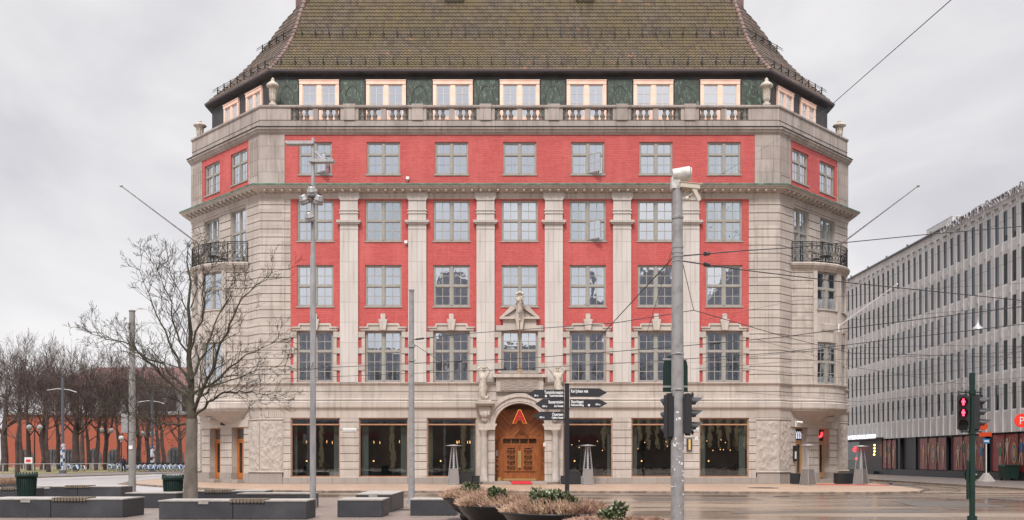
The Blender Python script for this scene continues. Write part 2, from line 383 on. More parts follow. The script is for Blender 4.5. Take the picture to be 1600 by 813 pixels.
m = MB(); m.slab([(-60, 41.3), (-22, 41), (-15, 44.5), (-17.6, 50.8), (-21.5, 55.6), (-25.5, 61), (-27.5, 68), (-29, 90), (-33, 103), (-37.4, 103), (-41.5, 73), (-60, 69)], RD-.3, RD+.004); tag(m.build('tram_lane', sheen_m), kind='structure')  # road slab painted paler where the wet surface mirrors the sky
hp = [(-30, 130), (-28.4, 90), (-27, 70), (-25, 62), (-23.2, 58.2), (-20.8, 55.0), (-17.2, 50.9), (-12.8, 46.6), (-9, 45.6), (0, 45.2), (8, 44.8), (13, 43.8), (16.2, 43.6), (18.6, 44.8), (19.8, 47.2), (20.7, 52), (21.9, 61), (22.8, 70), (22.8, 130)]
def inset(poly, d):
    m_ = MB(); r = []
    Pn = [Vector(p) for p in poly]
    for i, p in enumerate(Pn):
        a = (Pn[i]-Pn[i-1]).normalized() if i else (Pn[1]-Pn[0]).normalized(); b = (Pn[i+1]-Pn[i]).normalized() if i < len(Pn)-1 else a
        n1 = Vector((-a.y, a.x)); n2 = Vector((-b.y, b.x)); q = (n1+n2)/(1+n1.dot(n2)); r.append((p.x+q.x*d, p.y+q.y*d))
    return r
m = MB(); m.slab(inset(hp, .14), RD-.3, 0); tag(m.build('hotel_pavement', pave_m, uv=True), kind='structure')
m = MB(); m.sweep(hp, [(-.14, RD-.3), (0, RD-.3), (0, -.02), (-.02, .003), (-.14, .003)], caps=True); tag(m.build('hotel_kerb', kerb_m), kind='structure')
m = MB(); m.slab([(25.8, 20), (60, 20), (60, 200), (25.8, 200)], RD-.3, 0); tag(m.build('office_pavement', pave2_m, uv=True), kind='structure')
m = MB(); m.box(25.6, 25.797, 20, 200, RD-.3, .003); tag(m.build('office_kerb', kerb_m), kind='structure')
k0, k1 = G(-60, 748.6, 0), G(292, 738.4, 0)
m = MB(); m.slab([(-90, 66), (k0.x, k0.y), (k1.x, k1.y), (-34, 130), (-34, 210), (-160, 210), (-160, 66)], RD-.3, 0); tag(m.build('park_pavement', pave2_m, uv=True), kind='structure')
m = MB(); m.sweep([(-90, 66), (k0.x, k0.y), (k1.x, k1.y), (-34, 130)], [(0, RD-.3), (.15, RD-.3), (.15, .004), (0, .004)]); tag(m.build('park_kerb', kerb_m), kind='structure')
m = MB(); m.slab([(-110, 86), (-47, 97), (-43, 118), (-40, 165), (-120, 165)], -.05, .03); tag(m.build('park_lawn', grass_m), 'thin olive winter lawn under the bare trees', 'grass', kind='stuff')
# tram rails set in the roadway
m = MB()
def rail(pts, gauge=1.435):
    P2 = []
    for i in range(len(pts)-1):      # Catmull-Rom through the points
        p = [Vector(pts[max(i-1, 0)]), Vector(pts[i]), Vector(pts[i+1]), Vector(pts[min(i+2, len(pts)-1)])]
        for k in range(8):
            t = k/8; P2.append(.5*((2*p[1])+(p[2]-p[0])*t+(2*p[0]-5*p[1]+4*p[2]-p[3])*t*t+(3*p[1]-p[0]-3*p[2]+p[3])*t**3))
    P2.append(Vector(pts[-1]))
    for s_ in (-gauge/2, gauge/2):
        m.sweep(P2, [(s_-.04, RD+.009), (s_+.04, RD+.009)], closed=False, caps=False)
rail([(-30, 150), (-32, 100), (-34, 78), (-38, 66), (-48, 57), (-70, 52)])
rail([(-32, 100), (-33, 80), (-35, 70), (-33, 58), (-24, 50), (-12, 42.7), (0, 41), (20, 40.6), (40, 42)])
rail([(24, 150), (24, 75), (24.2, 60), (26, 50), (34, 42), (50, 38)])
rail([(24.1, 70), (23.5, 56), (20, 46.5), (12, 42.5), (0, 41)])
rail([(19.3, 26), (20.6, 34), (22.4, 40), (24.6, 43.5), (34, 46)])
tag(m.build('tram_rails', rail_m), kind='structure')
patch_m = mat('dark asphalt patch', (.075, .062, .052), .3, 0, (.11, .09, .075), 3, .3, 20)
rr = random.Random(12)
for x, y, a_, w2, h2 in ((7, 38, 4, 2.6, 1.1), (15, 34, -8, 1.5, 2.4), (9.5, 29, 3, 3.4, .7), (21, 38.5, 12, 2.2, 1.3), (4, 42.3, 0, 4.2, .5), (27, 47, 20, 2.0, 1.2), (-6, 42.6, 0, 2.4, .45)):
    m = MB(); m.T = Matrix.Translation((x, y, 0)) @ Matrix.Rotation(R(a_), 4, 'Z'); m.add([(-w2, -h2, RD+.005), (w2*.9, -h2*rr.uniform(.8, 1), RD+.005), (w2, h2*.9, RD+.005), (-w2*rr.uniform(.8, 1), h2, RD+.005)], [(0, 1, 2, 3)]); tag(m.build('road_patch', patch_m), kind='structure')
def cover(x, y, z, r_, label):
    m = MB(); m.lathe([(r_, z+.002), (r_, z+.009), (r_*.9, z+.010), (r_*.88, z+.006), (.01, z+.006)], (x, y, 0), 24, cap=False)
    for k in range(-3, 4): m.box(x-r_*.6, x+r_*.6, y+k*r_*.2-.02, y+k*r_*.2+.02, z+.004, z+.011)
    tag(m.build('manhole_cover', mat('cast iron cover', (.05, .045, .042), .4, .6) if not bpy.data.materials.get('cast iron cover') else bpy.data.materials['cast iron cover']), label, 'manhole cover', 'iron covers set in the ground')
cover(11, 40.5, RD, .36, 'iron manhole cover in the road before the fifth shop window'); cover(17.5, 31, RD, .36, 'iron manhole cover in the near road left of the green signal post'); cover(-3.5, 30, PL, .3, 'iron cover in the plaza paving by the plain grey pole'); cover(-8, 26.2, PL, .25, 'small iron cover in the plaza paving left of the square ended bench')
# ------------------------------------------------------------ the hotel
hotel = thing('hotel_building', 'six storey red brick and granite corner hotel with mossy mansard roof and stone balustrade', 'hotel', (0, 58, 0))
LWT = Matrix.Translation((-15.6, 58, 0)) @ Matrix.Rotation(R(-45), 4, 'Z')
RWT = Matrix.Translation((15.6, 58, 0)) @ Matrix.Rotation(R(45), 4, 'Z')
FT = Matrix.Translation((0, 58, 0))
def wpt(T, x, y=0): p = T @ Vector((x, y, 0)); return (p.x, p.y)
A0, A1, A2, A3, A4, A5 = (-21.83, 92), (-21.83, 64.23), (-15.6, 58), (15.6, 58), (21.83, 64.23), (21.83, 92)
FULL = [A0, A1, A2, A3, A4, A5]
BR, BH, BS = 3.66, 55.7, 1.6
def bayp(a): return (4.375+BR*math.sin(R(a)), BR-BS-BR*math.cos(R(a)))
def bay_path(a0, a1, side, n=10):
    pts = [bayp(a0+(a1-a0)*k/n) for k in range(n+1)]
    if side > 0: return [wpt(RWT, x, y) for x, y in pts]
    return [wpt(LWT, -x, y) for x, y in reversed(pts)]
BAYL = bay_path(-BH, BH, -1, 16); BAYR = bay_path(-BH, BH, 1, 16)
BANDL = [A0, A1]+BAYL+[A2, (-2.35, 58)]; BANDR = [(2.35, 58), A3]+BAYR+[A4, A5]
BANDF = [A0, A1]+BAYL+[A2, A3]+BAYR+[A4, A5]
def coursed(z0, z1, pitch, o=0, g=.055, d=.065, th=.4, first=0):
    pr = [(o-th, z0), (o, z0)]; z = z0+(first or pitch)
    while z < z1-g*1.5:
        pr += [(o, z-g/2), (o-d, z-g/2+.012), (o-d, z+g/2-.012), (o, z+g/2)]; z += pitch
    return pr+[(o, z1), (o-th, z1)]
BAY = 4.095
# red brickwork with window openings
red = MB(); red.T = FT
WF = {1: (6.11, 9.19), 2: (10.65, 13.15), 3: (14.58, 17.04), 4: (18.58, 20.54)}
holes = []
for k in range(-3, 4):
    for f in (1, 2, 3):
        z0, z1 = WF[f]
        if f == 1 and k == 0: z0 = 6.69
        holes.append((k*BAY-1.095, k*BAY+1.095, z0, z1))
red.panel(-13.77, 13.77, 6.05, 17.1, holes)
red.panel(-14.15, 14.15, 17.8, 20.97, [(k*BAY-1.0, k*BAY+1.0, *WF[4]) for k in range(-3, 4)])
for T, s_ in ((LWT, -1), (RWT, 1)):
    red.T = T; hs_ = [tuple(sorted((s_*a, s_*b)))+WF[4] for a, b in ((1.55, 3.55), (5.0, 7.0))]
    red.panel(*sorted((s_*1.28, s_*7.32)), 17.8, 20.97, hs_)
build_split(red, 'red_brick_wall', redbrick, hotel, uv=True)
# inner dark wall behind the windows
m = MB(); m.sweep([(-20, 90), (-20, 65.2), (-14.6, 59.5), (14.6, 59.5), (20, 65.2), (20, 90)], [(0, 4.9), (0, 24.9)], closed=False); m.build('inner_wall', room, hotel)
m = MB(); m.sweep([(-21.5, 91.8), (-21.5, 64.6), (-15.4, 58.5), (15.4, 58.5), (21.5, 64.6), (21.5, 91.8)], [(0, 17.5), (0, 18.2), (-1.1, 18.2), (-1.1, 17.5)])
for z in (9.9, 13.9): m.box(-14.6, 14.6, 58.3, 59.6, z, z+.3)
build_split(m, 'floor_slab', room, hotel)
# stone: corner piers, pilasters
m = MB()
pr = coursed(6.08, 17.12, .485, .06)
for s_, T in ((-1, LWT), (1, RWT)):
    cpt = (15.6*s_, 58); a = wpt(T, s_*1.6); b = (13.77*s_, 58); c = (14.12*s_, 58)
    m.sweep([a, cpt, c] if s_ < 0 else [c, cpt, a], pr)
    m.sweep([c, b] if s_ < 0 else [b, c], coursed(6.08, 17.12, .485, .02))
    for q0, q1, z0 in ((3.6, 5.05, 13.45), (7.05, 8.8, 6.08)):      # piers between and beside the wing windows
        p0, p1 = wpt(T, s_*q0), wpt(T, s_*q1)
        m.sweep([p1, p0] if s_ < 0 else [p0, p1], coursed(z0, 17.12, .485, .0, first=.1 if q0 < 4 else 0))
    p0, p1 = wpt(T, s_*1.6), wpt(T, s_*8.8)
    m.sweep([p1, p0] if s_ < 0 else [p0, p1], [(-.4, 16.95), (-.02, 16.95), (-.02, 17.13), (-.4, 17.13)])
    e0, e1 = ((A0, A1) if s_ < 0 else (A4, A5)); m.sweep([e0, e1], coursed(.4, 17.12, .485, 0))
build_split(m, 'rusticated_corner_stone', stone, hotel, uv=True)
# top floor plain piers
m = MB()
for s_, T in ((-1, LWT), (1, RWT)):
    pa = [wpt(T, s_*1.3), (15.6*s_, 58), (14.12*s_, 58)]; pb = [wpt(T, s_*8.8), wpt(T, s_*7.3)]; pc = [A0, A1] if s_ < 0 else [A5, A4]
    for p in (pa, pb, pc):
        m.sweep(p if s_ < 0 else p[::-1], [(-.4, 17.8), (.04, 17.8), (.04, 20.97), (-.4, 20.97)])
    for q in (.25, .45, .65, .85, 1.05):                                     # fluting on the wing face of the pier
        for u in (q, 7.25+q*1.2):
            m.T = T; m.box(*sorted((s_*u-.05, s_*u+.05)), -.075, -.03, 18.6, 20.7); m.T = Matrix.Identity(4)
build_split(m, 'top_floor_pier', bigstone, hotel, uv=True)
pil = MB(); pil.box(-.54, .54, -.14, .02, 6.06, 15.28); pil.box(-.56, .56, -.17, .02, 15.28, 15.34); pil.box(-.54, .54, -.14, .02, 15.34, 15.58)
pil.box(-.66, .66, -.26, .02, 15.58, 15.66); pil.box(-.73, .73, -.33, .02, 15.66, 15.78); pil.box(-.53, .53, -.14, .02, 15.78, 16.2)
for z in (16.2, 16.38): pil.box(-.58, .58, -.19, .02, z, z+.06); pil.box(-.53, .53, -.14, .02, z+.06, z+.18 if z < 16.3 else 17.0)
pil.prism([(-.53, 17.0), (.53, 17.0), (.66, 17.2), (.62, 17.45), (-.62, 17.45), (-.66, 17.2)], -.2, .02)
for z in (6.3, 7.6): pass
p0 = pil.build('pilaster', pilstone, hotel, uv=True); p0.matrix_parent_inverse = Matrix.Identity(4)
for i, k in enumerate((-2.5, -1.5, -.5, .5, 1.5, 2.5)):
    o = p0 if i == 0 else p0.copy()
    if i: C.objects.link(o)
    o.location = (k*BAY, 0, 0)
# frieze and the great middle cornice
m = MB(); m.sweep(FULL, [(-.35, 17.102), (.05, 17.102), (.05, 17.3), (.1, 17.36), (.1, 17.46), (-.35, 17.46)]); m.build('frieze', stone, hotel, uv=True)
m = MB(); m.sweep(FULL, [(-.2, 17.46), (.16, 17.46), (.18, 17.52), (.46, 17.60), (.56, 17.60), (.60, 17.68), (.70, 17.72), (.70, 17.80), (-.2, 17.87)])
def along(p, q, pitch, fn):
    p = Vector(p); q = Vector(q); d = q-p; n = int(d.length/pitch); d.normalize(); off = ((q-p).length-(n-1)*pitch)/2
    for i in range(n): fn(p+d*(off+i*pitch), d)
def bracket(c, d):
    T = Matrix.Translation((c.x, c.y, 0)) @ Matrix.Rotation(math.atan2(d.y, d.x), 4, 'Z'); m.T = T
    m.prism([(-.075, 17.46), (.075, 17.46), (.075, 17.585), (-.075, 17.585)], -.5, -.1); m.box(-.06, .06, -.55, -.44, 17.48, 17.575, 1)
for a, b in ((A1, A2), (A2, A3), (A3, A4)): along(a, b, .515, bracket)
m.T = Matrix.Identity(4); m.build('middle_cornice', [stone, statue], hotel, uv=True)
m = MB(); m.sweep(FULL, [(.68, 17.79), (.73, 17.76), (.74, 17.84), (.7, 17.87), (-.1, 17.96), (-.1, 17.9)]); m.build('copper_edge', verd, hotel)
# top cornice and parapet
m = MB(); m.sweep(FULL, [(-.3, 20.97), (.06, 20.97), (.08, 21.05), (.15, 21.08), (.20, 21.2), (.27, 21.24), (.28, 21.34), (-.3, 21.38)]); m.build('top_cornice', bigstone, hotel, uv=True)
m = MB(); m.sweep(FULL, [(.27, 21.345), (.31, 21.35), (.31, 21.40), (.0, 21.43), (.0, 21.38)]); m.build('gutter', iron, hotel)
m = MB(); m.sweep(FULL, [(-.32, 21.38), (.0, 21.38), (.0, 21.5), (-.03, 21.52), (-.03, 21.84), (.0, 21.87), (-.32, 21.87)])       # continuous base
for s_ in (-1, 1):
    pts = [A0, A1, A2, (-13.95, 58)] if s_ < 0 else [(13.95, 58), A3, A4, A5]
    m.sweep(pts, [(-.30, 21.87), (-.02, 21.87), (-.02, 22.58), (-.30, 22.58)])
for k in range(-3, 4):                                                                      # piers: bay ends and the middle block
    m.box(k*BAY-.16, k*BAY+.16, 58.03, 58.3, 21.87, 22.58)
    if k < 3: m.box((k+.5)*BAY-.54, (k+.5)*BAY+.54, 58.03, 58.3, 21.87, 22.58); m.box((k+.5)*BAY-.33, (k+.5)*BAY+.33, 57.96, 58.2, 21.85, 22.6)
for k in (-3.38, 3.38): m.box(k*BAY-.1, k*BAY+.1, 58.03, 58.3, 21.87, 22.58)
bal = m.build('balustrade', bigstone, hotel, uv=True)
m = MB(); m.sweep(FULL, [(-.36, 22.58), (.02, 22.58), (.06, 22.64), (.06, 22.74), (-.36, 22.80)])
for k in range(-3, 3): m.box((k+.5)*BAY-.36, (k+.5)*BAY+.36, 57.92, 58.2, 22.583, 22.815)
m.build('balustrade_rail', bigstone, hotel, uv=True)
bp = MB(); bp.lathe([(.13, 0), (.13, .07), (.08, .09), (.145, .2), (.15, .28), (.085, .42), (.07, .50), (.10, .6), (.12, .64), (.12, .71)], n=10)
b0 = None
for k in range(-3, 4):
    for q in (-1.27, -.9, -.53, .53, .9, 1.27):
        if b0 is None: o = b0 = bp.build('baluster', bigstone); 
        else: o = b0.copy(); C.objects.link(o)
        o.parent = bal; o.location = (k*BAY+q, 58.15, 21.87)
# urns on the parapet
def urn(x, y, h, s=1):
    u = MB(); u.lathe([(.27*s, 0), (.27*s, .07*h), (.17*s, .10*h), (.16*s, .14*h), (.21*s, .18*h), (.22*s, .40*h), (.19*s, .44*h), (.24*s, .48*h), (.27*s, .62*h), (.42*s, .66*h), (.46*s, .70*h), (.40*s, .76*h), (.24*s, .83*h), (.11*s, .88*h), (.14*s, .92*h), (.08*s, .97*h), (.02, h)], (x, y, 22.8), 14)
    for k in range(10):
        t = 2*math.pi*k/10; u.tube((x+.21*s*math.cos(t), y+.21*s*math.sin(t), 22.8+.2*h), (x+.25*s*math.cos(t), y+.25*s*math.sin(t), 22.8+.58*h), .025, .03, 5)
    u.build('urn', statue, hotel)
for s_ in (-1, 1): urn(s_*14.9, 58.25, 1.7, .85); urn(s_*21.3, 64.3, 1.25, .95)
# ------------------------------------------------------------ windows
def make_window(w_, z0, z1, top_frac, rt, rb, cols=2, curt=.16, g=gl, fm=framem, fw=.09):
    """casement window in its own coordinates: x along the wall, -y outward, origin bottom middle"""
    h = z1-z0; f = MB(); hw = w_/2; zt = h*(1-top_frac)
    f.box(-hw, -hw+fw, .09, .24, 0, h); f.box(hw-fw, hw, .09, .24, 0, h); f.box(-hw+fw, hw-fw, .092, .238, 0, fw*.9); f.box(-hw+fw, hw-fw, .092, .238, h-fw, h)
    f.box(-.085, .085, .075, .235, fw*.9, h-fw); f.box(-.03, .03, .055, .075, fw*.9, h-fw)
    for a, b in ((-hw+fw, -.085), (.085, hw-fw)):
        f.box(a, b, .08, .23, zt-.055, zt+.055)
        for c, d, rows in ((fw*.9, zt-.055, rb), (zt+.055, h-fw, rt)):
            e = .045
            f.box(a, a+e, .12, .19, c, d); f.box(b-e, b, .12, .19, c, d); f.box(a+e, b-e, .122, .188, c, c+e); f.box(a+e, b-e, .122, .188, d-e, d)
            for i in range(1, cols): x = a+(b-a)*i/cols; f.box(x-.018, x+.018, .135, .175, c+e, d-e)
            for i in range(1, rows): z = c+(d-c)*i/rows; f.box(a+e, b-e, .137, .173, z-.018, z+.018)
    f.box(-hw-.06, hw+.06, -.05, .09, -.07, -.002)
    fo = f.build('window', fm)
    q = MB(); q.add([(-hw+fw, .155, fw*.9), (hw-fw, .155, fw*.9), (hw-fw, .155, h-fw), (-hw+fw, .155, h-fw)], [(0, 1, 2, 3)])
    po = local(q.build('pane', g), fo)
    if curt:
        c = MB()
        for s_ in (-1, 1):
            for side in (-1, 1):
                xc = s_*(hw*.52)+side*(hw*.42-curt/2); n = 7
                v = [(xc-curt/2+curt*i/n, .34+.03*(i % 2), z) for z in (.05, h-.05) for i in range(n+1)]
                c.add(v, [(i, i+1, n+2+i, n+1+i) for i in range(n)], 0, True)
        local(c.build('curtain', curtain), fo)
    return fo
PR = random.Random(77)
def place(proto, T, first):
    tr = collect(proto); o = proto if first else dup(proto, tree=tr)
    o.parent = hotel; o.matrix_parent_inverse = hotel.matrix_basis.inverted(); o.location = T.to_translation(); o.rotation_euler = T.to_euler()
    for c in o.children:
        if c.name.startswith('pane'):
            c.rotation_euler = (R(PR.uniform(-.35, .35)), 0, R(PR.uniform(-.5, .5)))
            if c.data.materials[0] == gl: c.material_slots[0].link = 'OBJECT'; c.material_slots[0].material = PR.choice((gl, gl, gl2, gl3))
        if c.name.startswith('curtain'): c.location.x = PR.uniform(-.06, .06); c.scale.x = PR.uniform(.92, 1.05)
    return o
wins = {4: make_window(2.0, *WF[4], .38, 1, 2, curt=.1), 3: make_window(2.19, *WF[3], .5, 2, 2, curt=.12), 2: make_window(2.19, *WF[2], .5, 2, 2, curt=.12), 1: make_window(2.19, *WF[1], .40, 2, 3, curt=.16)}
for f in (4, 3, 2, 1):
    first = True
    for k in range(-3, 4):
        if f == 1 and k == 0: continue
        place(wins[f], Matrix.Translation((k*BAY, 58, WF[f][0])), first); first = False
place(make_window(2.19, 6.69, 9.19, .48, 2, 2, curt=.1), Matrix.Translation((0, 58, 6.69)), True)
wt = make_window(2.0, *WF[4], .38, 1, 2, curt=.3); wf_ = make_window(2.0, 13.6, 16.95, .42, 2, 3, curt=.35)
first = True
for T, s_ in ((LWT, -1), (RWT, 1)):
    for u in (2.55, 6.0): place(wt, T @ Matrix.Translation((s_*u, 0, WF[4][0])), first); first = False
first = True
for T, s_ in ((LWT, -1), (RWT, 1)):
    for u in (2.6, 6.05): place(wf_, T @ Matrix.Translation((s_*u, .05, 13.6)), first); first = False
# open casements seen ajar
for x, z, s_ in ((-3*BAY+.5, 18.66, 1), (BAY+.5, 18.66, 1), (BAY+.5, 14.66, 1)):
    c = MB(); ww, hh = .82, (1.12 if z > 17 else 1.1)
    for a, b, d, e in ((0, .05, 0, hh), (ww-.05, ww, 0, hh)): c.box(a, b, -.04, 0, d, e)
    c.box(.05, ww-.05, -.038, -.002, 0, .05); c.box(.05, ww-.05, -.038, -.002, hh-.05, hh); c.box(ww/2-.015, ww/2+.015, -.03, -.01, .05, hh-.05); c.box(.05, ww-.05, -.028, -.012, hh/2-.015, hh/2+.015)
    o = c.build('open_casement', framem); q = MB(); q.add([(.05, -.02, .05), (ww-.05, -.02, .05), (ww-.05, -.02, hh-.05), (.05, -.02, hh-.05)], [(0, 1, 2, 3)]); local(q.build('pane', gl), o)
    setpar(o, hotel); o.location = (x-ww/2 if s_ > 0 else x+ww/2, 58.03, z); o.rotation_euler = (0, 0, R(-38 if s_ > 0 else 180+38))
# first floor stone surrounds
def surround():
    s = MB(); z0, z1 = WF[1]
    for a in (-1, 1):
        s.box(*sorted((a*1.097, a*1.30)), -.07, .02, z0-.02, z1)
        for z in (8.78, 7.82, 6.8): s.box(*sorted((a*1.30, a*1.50)), -.10, .02, z, z+.34); s.box(*sorted((a*1.10, a*1.302)), -.105, -.068, z+.003, z+.337)
    s.prism([(-1.36, 9.192), (1.36, 9.192), (1.36, 9.42), (.92, 9.42), (.92, 9.56), (-.92, 9.56), (-.92, 9.42), (-1.36, 9.42)], -.12, .02)
    s.prism([(-1.42, 9.34), (-1.42, 9.42), (-.98, 9.422), (-.98, 9.56), (-.92, 9.62), (.92, 9.62), (.98, 9.56), (.98, 9.422), (1.42, 9.42), (1.42, 9.34), (.88, 9.34), (.88, 9.5), (-.88, 9.5), (-.88, 9.34)], -.18, -.122)
    s.prism([(-.16, 9.2), (.16, 9.2), (.27, 9.82), (.24, 9.86), (-.24, 9.86), (-.27, 9.82)], -.26, .02)
    s.prism([(-.13, 9.862), (.13, 9.862), (.15, 10.12), (.1, 10.2), (-.1, 10.2), (-.15, 10.12)], -.22, .02)
    return s
first = None
for k in range(-3, 4):
    if k == 0: continue
    if first is None: o = first = surround().build('window_surround', stone, uv=True)
    else: o = first.copy(); C.objects.link(o)
    o.parent = hotel; o.location = (k*BAY, 0, 0)
s = MB(); s.T = FT; z0, z1 = 6.69, 9.19
for a in (-1, 1):
    s.box(*sorted((a*1.097, a*1.30)), -.07, .02, z0-.02, z1)
    for z in (8.78, 7.82, 6.9): s.box(*sorted((a*1.30, a*1.50)), -.10, .02, z, z+.34)
s.prism([(-1.42, 9.192), (1.42, 9.192), (1.42, 9.5), (-1.42, 9.5)], -.14, .02); s.prism([(-1.0, 9.502), (1.0, 9.502), (1.0, 9.86), (-1.0, 9.86)], -.1, .02)
s.prism([(-1.2, 9.862), (1.2, 9.862), (1.2, 10.0), (-1.2, 10.0)], -.3, .02)
for a in (-1, 1): s.prism([(a*1.15, 10.002), (a*.95, 10.002), (a*.22, 10.5), (a*.22, 10.66), (a*.5, 10.66)], -.26, .02); s.prism([(a*.95, 10.003), (a*.2, 10.003), (a*.2, 10.48)], -.1, .02)
s.prism([(-.16, 9.2), (.16, 9.2), (.26, 9.86), (.2, 10.7), (-.2, 10.7), (-.26, 9.86)], -.36, .02)
s.build('window_pediment', stone, hotel, uv=True)
# ------------------------------------------------------------ base of the building
m = MB(); m.sweep(FULL, [(-.4, 0), (.03, 0), (.03, .36), (.0, .4), (-.4, .4)]) if False else None
def seg(x0, x1): return [(x0, 58), (x1, 58)]
for x0, x1 in ((-14.25, -2.35), (2.35, 14.25)): m.sweep(seg(x0, x1), [(-.45, -.05), (.03, -.05), (.03, .36), (.0, .385), (-.45, .385)])
for s_, T in ((-1, LWT), (1, RWT)):
    pts = [wpt(T, s_*1.6), (15.6*s_, 58), (14.25*s_, 58)]; m.sweep(pts if s_ < 0 else pts[::-1], [(-.4, -.05), (.06, -.05), (.06, .62), (.02, .66), (-.4, .66)])
    for a, b in ((6.3, 8.8), (3.45, 4.9), (1.595, 1.95)):
        pts = [wpt(T, s_*b), wpt(T, s_*a)]; m.sweep(pts if s_ < 0 else pts[::-1], [(-.6, -.05), (.05, -.05), (.05, .62), (-.6, .62)])
build_split(m, 'plinth', basestone, hotel, uv=True)
m = MB()
for x0, x1 in ((13.77, 14.2), (9.67, 10.8), (5.58, 6.71), (2.35, 2.6)):
    for s_ in (-1, 1): a, b = sorted((x0*s_, x1*s_)); m.sweep(seg(a, b), coursed(.387, 3.96, .473, .0, th=.5))
for a, b in ((-14.2, -2.35), (2.35, 14.2)): m.sweep(seg(a, b), [(-.5, 3.962), (.012, 3.962), (.012, 4.44), (-.5, 4.44)])
for s_, T in ((-1, LWT), (1, RWT)):
    for a, b in ((1.3, 1.95), (3.45, 4.9), (6.3, 7.35)):
        pts = [wpt(T, s_*b), wpt(T, s_*a)]; m.sweep(pts if s_ < 0 else pts[::-1], coursed(.622, 3.45, .473, .0, th=.6))
    pts = [wpt(T, s_*7.4), wpt(T, s_*1.3)]; m.sweep(pts if s_ < 0 else pts[::-1], [(-.6, 3.452), (.08, 3.452), (.08, 3.95), (.012, 3.97), (.012, 4.44), (-.6, 4.44)])
build_split(m, 'ground_floor_pier', stone, hotel, uv=True)
# bands above the ground floor that swell round the two bays
m = MB(); prl = [(-.4, 4.44), (.04, 4.44), (.06, 4.52), (.13, 4.56), (.15, 4.62), (.15, 4.90), (.11, 4.96), (.05, 4.985), (-.4, 4.985)]
m.sweep(BANDL, prl); m.sweep(BANDR, prl)
m.sweep(BANDF, [(-.4, 4.987), (.10, 4.987), (.12, 5.03), (.12, 5.09), (.02, 5.13), (.02, 5.50), (-.02, 5.51), (-.02, 5.55), (.02, 5.56), (.02, 5.93), (.10, 5.98), (.14, 6.03), (.14, 6.085), (-.4, 6.10)])
m.build('string_course', stone, hotel, uv=True)
# the bays
m = MB()
for s_ in (-1, 1):
    for a0, a1 in ((-BH, -30), (30, BH)): m.sweep(bay_path(a0, a1, s_, 4), coursed(6.08, 12.98, .485, 0, th=.3))
    m.sweep(bay_path(-34, -30, s_, 1), [(-.3, 6.08), (.06, 6.08), (.06, 12.98), (-.3, 12.98)]); m.sweep(bay_path(30, 34, s_, 1), [(-.3, 6.08), (.06, 6.08), (.06, 12.98), (-.3, 12.98)])
    m.sweep(bay_path(-4, 4, s_, 2), [(-.3, 6.08), (.05, 6.08), (.05, 12.98), (-.3, 12.98)])
    for a0, a1 in ((-30, -4), (4, 30)): 
        m.sweep(bay_path(a0, a1, s_, 5), [(-.3, 8.66), (-.02, 8.66), (-.02, 10.58), (.05, 10.6), (.05, 10.66), (-.3, 10.66)])
        m.sweep(bay_path(a0+5, a1-5, s_, 4), [(-.3, 9.35), (.03, 9.35), (.05, 9.45), (.05, 9.75), (.02, 9.8), (-.3, 9.8)])
    m.sweep(bay_path(-BH, BH, s_, 16), [(-.3, 12.982), (.02, 12.982), (.06, 13.1), (.16, 13.16), (.18, 13.24), (.26, 13.28), (.30, 13.40), (.26, 13.46), (-.3, 13.46)])
    m.slab([*(bay_path(-BH, BH, s_, 16))], 13.3, 13.455)
build_split(m, 'bay_wall', stone, hotel, uv=True)
wb = None; wa = None
for s_, T in ((-1, LWT), (1, RWT)):
    for mid in (-17, 17):
        x, y = bayp(mid); ch = 2*BR*math.sin(R(13)); d = BR-BR*math.cos(R(13))+.0
        loc_ = T @ Matrix.Translation((s_*(4.375+(BR-d)*math.sin(R(mid))), BR-BS-(BR-d)*math.cos(R(mid)), 0)) @ Matrix.Rotation(R(s_*mid), 4, 'Z')
        for nm, z0, z1 in (('a', 10.65, 12.98), ('b', 6.11, 8.66)):
            if nm == 'a' and wb is None: wb = make_window(ch, z0, z1, .45, 1, 2, cols=1, curt=.22, fw=.07); pr0, fi = wb, True
            elif nm == 'b' and wa is None: wa = make_window(ch, z0, z1, .48, 2, 2, curt=.22, fw=.07); pr0, fi = wa, True
            else: pr0, fi = (wb if nm == 'a' else wa), False
            place(pr0, loc_ @ Matrix.Translation((0, -.04, z0)), fi)
# corbel under each bay
m = MB()
for T, s_ in ((LWT, -1), (RWT, 1)):
    m.T = T; rows = []
    for z, q, hwid in ((4.46, 1.66, 3.05), (4.40, 1.60, 2.98), (4.28, 1.42, 2.75), (4.12, 1.05, 2.45), (4.02, .85, 2.35), (3.94, .78, 2.3), (3.80, .34, 1.9), (3.62, .08, 1.5)):
        r_ = (hwid*hwid+q*q)/(2*q); am = math.asin(min(1, hwid/r_)); rows.append([(s_*4.375+r_*math.sin(-am+2*am*k/18), (r_-q)-r_*math.cos(-am+2*am*k/18), z) for k in range(19)])
    v = [p for r_ in rows for p in r_]; m.add(v, [(i*19+k, i*19+k+1, (i+1)*19+k+1, (i+1)*19+k) for i in range(len(rows)-1) for k in range(18)], 0, True)
    m.add(rows[-1], [tuple(range(19))]); m.box(s_*4.375-.35, s_*4.375+.35, -1.15, -.4, 3.86, 4.1)
m.T = Matrix.Identity(4); build_split(m, 'bay_corbel', carved, hotel)
